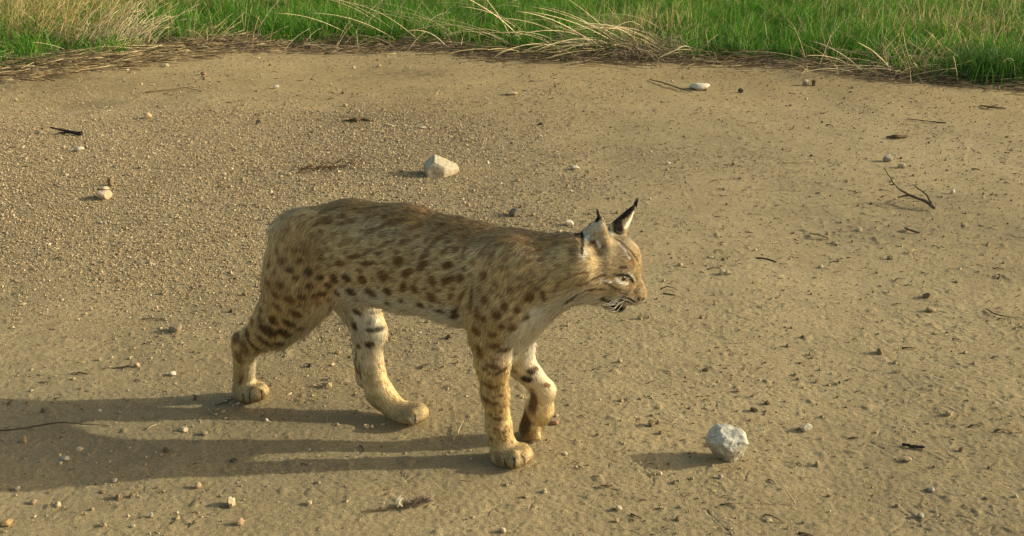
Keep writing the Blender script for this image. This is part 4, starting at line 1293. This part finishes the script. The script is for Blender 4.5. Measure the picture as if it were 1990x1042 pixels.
def build_cat():
    root = empty('bobcat', Vector(ORG), HEAD_YAW)
    tag(root, 'spotted tawny bobcat walking with one forepaw lifted and its head in profile', 'bobcat')
    Fd, lo = build_field()
    V, Q = surface_nets(Fd, lo)
    V[:, 2] = np.maximum(V[:, 2], 0.002)
    N = normals(V, Q)
    # weights of the parts at every vertex
    D = np.stack([prim_d(p, V)[0] for p in PR], 1)
    Wt = np.exp(-np.maximum(np.abs(D), 0) / 0.009)
    Wt /= Wt.sum(1, keepdims=True) + 1e-30
    regs = [p['reg'] for p in PR]

    def R(*names):
        return Wt[:, [i for i, r in enumerate(regs) if r in names]].sum(1)

    flow = np.zeros_like(V)
    for i, p in enumerate(PR):
        d = (p['b'] - p['a'])
        d = d / np.linalg.norm(d) * p['flow']
        if p['reg'] == 'torso':
            d = d + np.array([0, 0, -0.28])
        if p['reg'] == 'shoulder':
            d = d + np.array([-0.35, 0, 0])
        flow += Wt[:, i:i + 1] * d
    HL = Wt @ np.array([p['L'] for p in PR])

    # ---- the coat's own colours, with sunlight painted into the chest white
    nz = N[:, 2]
    ny = N[:, 1]
    back, flank, belly = np.array([0.370, 0.232, 0.088]), np.array([0.560, 0.430, 0.235]), np.array([0.80, 0.75, 0.60])
    n1 = noise3(V * 28)[:, None]
    n2 = noise3(V * 9 + 5)[:, None]
    n3 = noise3(V * np.array([60, 90, 90]) + 15)[:, None]
    w_d = smooth(0.45, 0.92, nz + 0.25 * n1[:, 0])[:, None]
    w_b = smooth(-0.22, -0.60, nz + 0.2 * n1[:, 0])[:, None]
    body = flank * (1 - w_d) + back * w_d
    body = body * (1 - w_b) + belly * w_b
    limb_o, limb_i = np.array([0.62, 0.45, 0.215]), np.array([0.82, 0.77, 0.61])
    near = ny < 0
    thigh = flank * np.array([1.0, 0.93, 0.82])
    col = R('torso', 'neck', 'shoulder')[:, None] * body
    col += R('thigh')[:, None] * np.where(((ny * np.sign(V[:, 1]) < -0.3) & (V[:, 2] < 0.30))[:, None], limb_i, thigh * (1 - w_b * 0.5) + belly * w_b * 0.5)
    chw = (smooth(0.1, 0.7, N[:, 0] + 0.3 * n1[:, 0] - 0.2 * nz) * smooth(0.40, 0.33, V[:, 2]))[:, None]
    col += R('chest', 'fshoulder')[:, None] * (body * (1 - chw) + limb_i * chw)
    col += R('hleg', 'hfoot')[:, None] * (limb_o * (1 - 0.5 * smooth(0.2, 0.9, N[:, 0])[:, None]) + 0.5 * limb_i * smooth(0.2, 0.9, N[:, 0])[:, None])
    inn = smooth(0.1, 0.75, -ny + 0.35 * N[:, 0] + 0.4 * n2[:, 0])[:, None]
    col += R('fthigh')[:, None] * (limb_o * (1 - inn) + limb_i * inn)
    buff = np.array([0.70, 0.52, 0.26])
    col += R('fhleg')[:, None] * (limb_o * 0.4 + limb_i * 0.6) + R('fhfoot')[:, None] * buff
    col += R('fleg')[:, None] * (limb_o * 1.12) + R('ffleg')[:, None] * (limb_i * 0.55 + buff * 0.45) + R('fpaw')[:, None] * buff * 1.05
    col += R('paw')[:, None] * np.array([0.43, 0.33, 0.175])
    face = np.array([0.33, 0.25, 0.138])
    col += R('head', 'brow', 'nose', 'ear', 'fear', 'earin', 'fearin')[:, None] * face
    ch = smooth(-0.3, -0.85, nz)[:, None]
    col += R('cheek', 'muzzle', 'chin')[:, None] * (face * 1.1 * (1 - ch) + belly * 0.85 * ch)
    sf = (V[:, 0] - 0.375) * 0.796 - (V[:, 2] - 0.33) * 0.605
    fpos = np.maximum(smooth(-0.036, -0.022, sf + 0.012 * n1[:, 0]), smooth(0.60, 0.80, N[:, 0] + 0.15 * n1[:, 0]) * smooth(0.24, 0.27, V[:, 0]))
    fw = (fpos * smooth(0.355, 0.325, V[:, 2]) * smooth(0.175, 0.19, V[:, 2]) * R('torso', 'neck', 'chest', 'fshoulder', 'shoulder', 'ffleg'))[:, None]
    col = col * (1 - fw) + np.array([0.88, 0.84, 0.70]) * fw  # white chest fur, whitened further to stand in for sun on it
    # grizzling
    col *= 1 + 0.28 * n1 + 0.25 * n2 + 0.30 * n3

    # ---- spots, bars, face lines and painted crease shade: found on the flank we see, the trunk's are repeated on the other side
    bvh = BVHTree.FromPolygons([Vector(v) for v in V], [tuple(q) for q in Q.tolist()])
    c_cam = to_cat(CAM)

    def hit(u, v):
        d = ROT @ ray(u, v)
        loc, nrm, idx, dist = bvh.ray_cast(Vector(c_cam), Vector(d))
        return (np.array(loc), N[Q[idx][0]]) if loc is not None else (None, None)

    wob = 1 + 0.55 * noise3(V * 95 + 3) + 0.35 * noise3(V * 210 + 9)
    mirror = V * np.array([1, -1, 1])

    def brush(c, n, e1, e2, a, b, colr, s, pts, nn, soft=(0.55, 1.25)):
        m = np.nonzero(((pts - c) ** 2).sum(1) < (1.6 * max(a, b)) ** 2)[0]
        if not len(m):
            return
        r = pts[m] - c
        q = np.sqrt((r @ e1 / a) ** 2 + (r @ e2 / b) ** 2 + (r @ n / (1.5 * max(a, b, 0.004))) ** 2) * wob[m] ** 0.6
        k = s * (1 - smooth(soft[0], soft[1], q)) * (nn[m] @ n > -0.1)
        col[m] = col[m] * (1 - k[:, None]) + np.array(colr) * k[:, None]

    right = ROT @ np.array([1.0, 0, 0])
    for (u, v), a, b, ang, colr, s in SPOTS_CREASES:
        c, n = hit(u, v)
        if c is None or (560 < v < 680 and u > 1000 and (u - 1085) * 0.768 + (v - 595) * 0.64 > -30):
            continue
        e1 = right - n * (right @ n)
        e1 /= np.linalg.norm(e1)
        e2 = np.cross(n, e1)
        if (ROT.T @ e2)[2] < 0:
            e2 = -e2
        t = math.radians(ang)
        f1, f2 = math.cos(t) * e1 + math.sin(t) * e2, -math.sin(t) * e1 + math.cos(t) * e2
        s_m = px_m(ROT.T @ c + ORG)
        s, s_m = min((1.6 if v > 640 else 1.4) * s, 0.97), (1.35 if v > 640 else 1.02) * s_m
        brush(c, n, f1, f2, a * s_m, b * s_m, colr, s, V, N)
        if v < 650 and c[1] < 0:
            brush(c, n, f1, f2, a * s_m, b * s_m, colr, s, mirror, N * np.array([1, -1, 1]))
    for frame, fsc, pts, w, colr, s in STROKES:
        for (x0, y0), (x1, y1) in zip(pts[:-1], pts[1:]):
            k = max(2, int(math.hypot(x1 - x0, y1 - y0) / (w * 0.6)))
            for t in np.linspace(0, 1, k):
                c, n = hit(*frame(x0 + (x1 - x0) * t, y0 + (y1 - y0) * t))
                if c is None:
                    continue
                e1 = right - n * (right @ n)
                e1 /= np.linalg.norm(e1)
                wm = max(1.15 * w / fsc * px_m(ROT.T @ c + ORG), 0.0016)
                brush(c, n, e1, np.cross(n, e1), wm, wm, colr, s, V, N, (0.75, 1.3))
    col = np.clip(col, 0.008, 0.85)
    m, nt, b = principled('coat_skin', 0.85, 0.1)
    at = nt.nodes.new('ShaderNodeAttribute')
    at.attribute_name = 'Col'
    nt.links.new(at.outputs['Color'], b.inputs['Base Color'])
    body_o = mesh_np('body', V, [Q], m, col, True, root)
    # eyes, nose leather, whiskers, ear tufts
    def solid(name, Vs, Fc, colr, rough, spec=0.5):
        m_, nt_, b_ = principled(name, rough, spec)
        b_.inputs['Base Color'].default_value = (*colr, 1)
        return m_
    hf = ROT @ np.array([1.0, 0.0, 0.0])                  # the way the head faces
    hl_ = ROT @ np.array([0.0, 1.0, 0.0])
    ce, nE = hit(*A8(612, 690))
    Vi, Fi = ICO[3]
    m_eye, nte, be = principled('eye_wet', 0.22, 0.5)
    ae = nte.nodes.new('ShaderNodeAttribute')
    ae.attribute_name = 'Col'
    nte.links.new(ae.outputs['Color'], be.inputs['Base Color'])
    mid = to_cat(PH_(1213, 545, 0.0))
    for s_ in (1, -1):
        c = ce.copy()
        n_ = nE.copy()
        if s_ < 0:
            c = c - 2 * hl_ * ((c - mid) @ hl_)
            n_ = n_ - 2 * hl_ * (n_ @ hl_)
        r_e = 0.0068
        look = n_ * 0.8 + hf * 0.6
        look /= np.linalg.norm(look)
        a_ = Vi @ look
        ecol = np.where((a_ > 0.86)[:, None], (0.006, 0.006, 0.005), np.where((a_ > 0.45)[:, None], (0.045, 0.036, 0.016), (0.02, 0.017, 0.012)))
        mesh_np('eye', c - n_ * (r_e * 0.72) + Vi * r_e, [Fi], m_eye, ecol, True, root)
    cn, nN = to_cat(PH_(1248.5, 577, 0)), hf
    m_nose = solid('nose_leather', None, None, (0.16, 0.075, 0.055), 0.45)
    up = np.array([0, 0, 1.0])
    Vn = Vi * np.array([0.0062, 0.0098, 0.0068])
    Vn[:, 1] *= np.where(Vn[:, 2] < 0, 1 + Vn[:, 2] / 0.011, 1)
    mesh_np('nose', cn + Vn[:, :1] * hf + Vn[:, 1:2] * hl_ + Vn[:, 2:] * up, [Fi], m_nose, None, True, root)
    m_wh = solid('whisker_white', None, None, (0.9, 0.88, 0.8), 0.4)
    rw = np.random.default_rng(15)
    WH = [((575, 842), (395, 867)), ((590, 850), (400, 893)), ((580, 862), (440, 888)), ((600, 866), (462, 938)), ((575, 880), (490, 915)), ((610, 876), (505, 945)), ((620, 858), (470, 880))]
    for s_ in (-1, 1):
        for a8, b8 in WH:
            c, n_ = hit(*A8(*a8))
            if c is None:
                continue
            e = to_cat(PH_(*A8(*b8), -0.045))
            mdl = 0.5 * (c + e) + n_ * 0.008
            pts = np.array([c, mdl, e])
            if s_ > 0:
                pts = pts - 2 * hl_ * ((pts - mid) @ hl_)[:, None]
            Vw, Fw, _ = tube(pts, [0.00028, 0.00024, 0.0001], sides=4, seed=3)
            mesh_np('whisker', Vw, Fw, m_wh, None, True, root)
    m_tuft = solid('tuft_black', None, None, (0.015, 0.013, 0.011), 0.7, 0.2)
    for base_, tip_, dy0, dy1 in (((1165, 424), (1160, 406), -0.040, -0.036), ((1234, 400), (1239, 385), 0.041, 0.046)):
        a_, b_ = to_cat(PH_(*base_, dy0)), to_cat(PH_(*tip_, dy1))
        ks = np.linspace(0, 1, 4)[None, :, None]
        rgt = np.random.default_rng(int(base_[0]))
        st = a_ + rgt.normal(0, 0.0016, (36, 1, 3))
        en = b_ + rgt.normal(0, 0.0014, (36, 1, 3)) - (b_ - a_) * (0.5 * rgt.random((36, 1, 1)) ** 2)
        path = st * (1 - ks) + en * ks
        Vt, Ft, Ct = ribbons(path, np.full(36, 0.0007), np.full(36, 0.0002), np.zeros((36, 3)))
        tag(mesh_np('ear_tuft', Vt, Ft, m_tuft, None, True, root), kind='stuff')

    # ---- fur
    rng = np.random.default_rng(99)
    tri = np.concatenate([Q[:, [0, 1, 2]], Q[:, [0, 2, 3]]])
    ar = 0.5 * np.linalg.norm(np.cross(V[tri[:, 1]] - V[tri[:, 0]], V[tri[:, 2]] - V[tri[:, 0]]), axis=1)
    dn = ar * np.clip(0.016 / HL[tri[:, 0]], 0.6, 2.8)
    n = 170000
    ti = rng.choice(len(tri), n, p=dn / dn.sum())
    r1, r2 = np.sqrt(rng.random(n)), rng.random(n)
    w = np.stack([1 - r1, r1 * (1 - r2), r1 * r2], 1)
    bl = lambda A: (A[tri[ti]] * (w[..., None] if A.ndim > 1 else w)).sum(1)
    p0, nn, fl, hl, cc = bl(V), bl(N), bl(flow), bl(HL), bl(col)
    nn /= np.linalg.norm(nn, axis=1)[:, None]
    # no fur over the nose leather and the paws' soles
    keep = (p0[:, 2] > 0.006) & (np.linalg.norm(p0 - ce, axis=1) > 0.0050) & (np.linalg.norm(p0 - (ce - 2 * hl_ * ((ce - mid) @ hl_)), axis=1) > 0.0050) & (np.linalg.norm(p0 - cn, axis=1) > 0.009)
    fl = fl - nn * (fl * nn).sum(1)[:, None]
    fl /= np.linalg.norm(fl, axis=1)[:, None] + 1e-6
    sd = np.cross(nn, fl)
    tw = 0.55 * noise3(p0 * 38 + 2) + 0.5 * noise3(p0 * 110 + 7) + rng.normal(0, 0.22, n)
    fl = fl * np.cos(tw)[:, None] + sd * np.sin(tw)[:, None]
    lift = np.clip(0.24 + 0.32 * noise3(p0 * 60 + 21) + rng.normal(0, 0.10, n), 0.10, 0.8)
    L = 0.86 * hl * np.clip(rng.normal(1, 0.22, n), 0.4, 1.6) * (1 + 0.9 * smooth(-0.3, -0.8, nn[:, 2])) * np.where(rng.random(n) < 0.07, 1.6, 1.0)
    K = 5
    s = np.linspace(0, 1, K)[None, :, None]
    pos = p0[:, None] + L[:, None, None] * (fl[:, None] * (s * 0.93) + nn[:, None] * (lift[:, None, None] * (s - 0.42 * s * s)))
    pos[..., 2] -= (L[:, None] * 0.10) * (s[..., 0] ** 2)
    pos[..., 2] = np.maximum(pos[..., 2], 0.003)
    # each hair takes the coat's colour where it comes to lie, so that spots and bars stay where they are
    from mathutils.kdtree import KDTree
    kd = KDTree(len(V))
    for i, q in enumerate(V.tolist()):
        kd.insert(q, i)
    kd.balance()
    under = np.stack([p0] + [pos[:, k] - nn * (lift * L * (k / 4) * (1 - 0.42 * k / 4))[:, None] for k in (2, 4)], 1)
    ix = np.fromiter((kd.find(q)[1] for q in under.reshape(-1, 3).tolist()), dtype=np.int64, count=3 * n).reshape(n, 3)
    c3 = col[ix]
    cc = np.stack([c3[:, 0], 0.5 * (c3[:, 0] + c3[:, 1]), c3[:, 1], 0.5 * (c3[:, 1] + c3[:, 2]), 0.35 * c3[:, 1] + 0.65 * c3[:, 2]], 1)
    cc = cc * np.exp(rng.normal(0, 0.34, (n, 1, 1)))
    tip = rng.random(n)
    cc = np.where((tip < 0.13)[:, None, None], cc * 0.5, np.where((tip > 0.86)[:, None, None], cc * 1.25 + 0.04, cc))
    pos, cc, L = pos[keep], np.clip(cc[keep], 0.006, 0.9), L[keep]
    n = len(pos)
    hc = bpy.data.hair_curves.new('fur')
    hc.add_curves([K] * n)
    hc.points.foreach_set('position', np.ascontiguousarray(pos, dtype=np.float32).ravel())
    ra = hc.attributes.get('radius') or hc.attributes.new('radius', 'FLOAT', 'POINT')
    rad = (0.00044 * np.array([1, 0.95, 0.8, 0.55, 0.12]))[None] * np.clip(L / 0.016, 0.6, 1.15)[:, None]
    ra.data.foreach_set('value', rad.astype(np.float32).ravel())
    ca = hc.attributes.new('Col', 'FLOAT_COLOR', 'POINT')
    c4 = np.ones((n * K, 4), dtype=np.float32)
    c4[:, :3] = cc.reshape(-1, 3)
    ca.data.foreach_set('color', c4.ravel())
    # shading follows the coat's lie, in world axes
    wn_ = (nn + 0.45 * fl)[keep] @ ROT
    wn_ /= np.linalg.norm(wn_, axis=1)[:, None]
    na = hc.attributes.new('lie', 'FLOAT_VECTOR', 'CURVE')
    na.data.foreach_set('vector', np.ascontiguousarray(wn_, dtype=np.float32).ravel())
    fm = bpy.data.materials.new('fur')
    fm.use_nodes = True
    ft = fm.node_tree
    ft.nodes.clear()
    hb = ft.nodes.new('ShaderNodeBsdfHairPrincipled')
    hb.parametrization = 'COLOR'
    hb.inputs['Roughness'].default_value = 0.45
    hb.inputs['Radial Roughness'].default_value = 0.7
    hb.inputs['IOR'].default_value = 1.45
    fa = ft.nodes.new('ShaderNodeAttribute')
    fa.attribute_name = 'Col'
    fo = ft.nodes.new('ShaderNodeOutputMaterial')
    ft.links.new(fa.outputs['Color'], hb.inputs['Color'])
    fn = ft.nodes.new('ShaderNodeAttribute')
    fn.attribute_name = 'lie'
    df = ft.nodes.new('ShaderNodeBsdfDiffuse')
    ft.links.new(fa.outputs['Color'], df.inputs['Color'])
    ft.links.new(fn.outputs['Vector'], df.inputs['Normal'])
    mxs = ft.nodes.new('ShaderNodeMixShader')
    mxs.inputs[0].default_value = 0.35
    ft.links.new(df.outputs[0], mxs.inputs[1])
    ft.links.new(hb.outputs[0], mxs.inputs[2])
    ft.links.new(mxs.outputs[0], fo.inputs['Surface'])
    hc.materials.append(fm)
    fur = bpy.data.objects.new('fur', hc)
    C.objects.link(fur)
    fur.parent = root


build_cat()
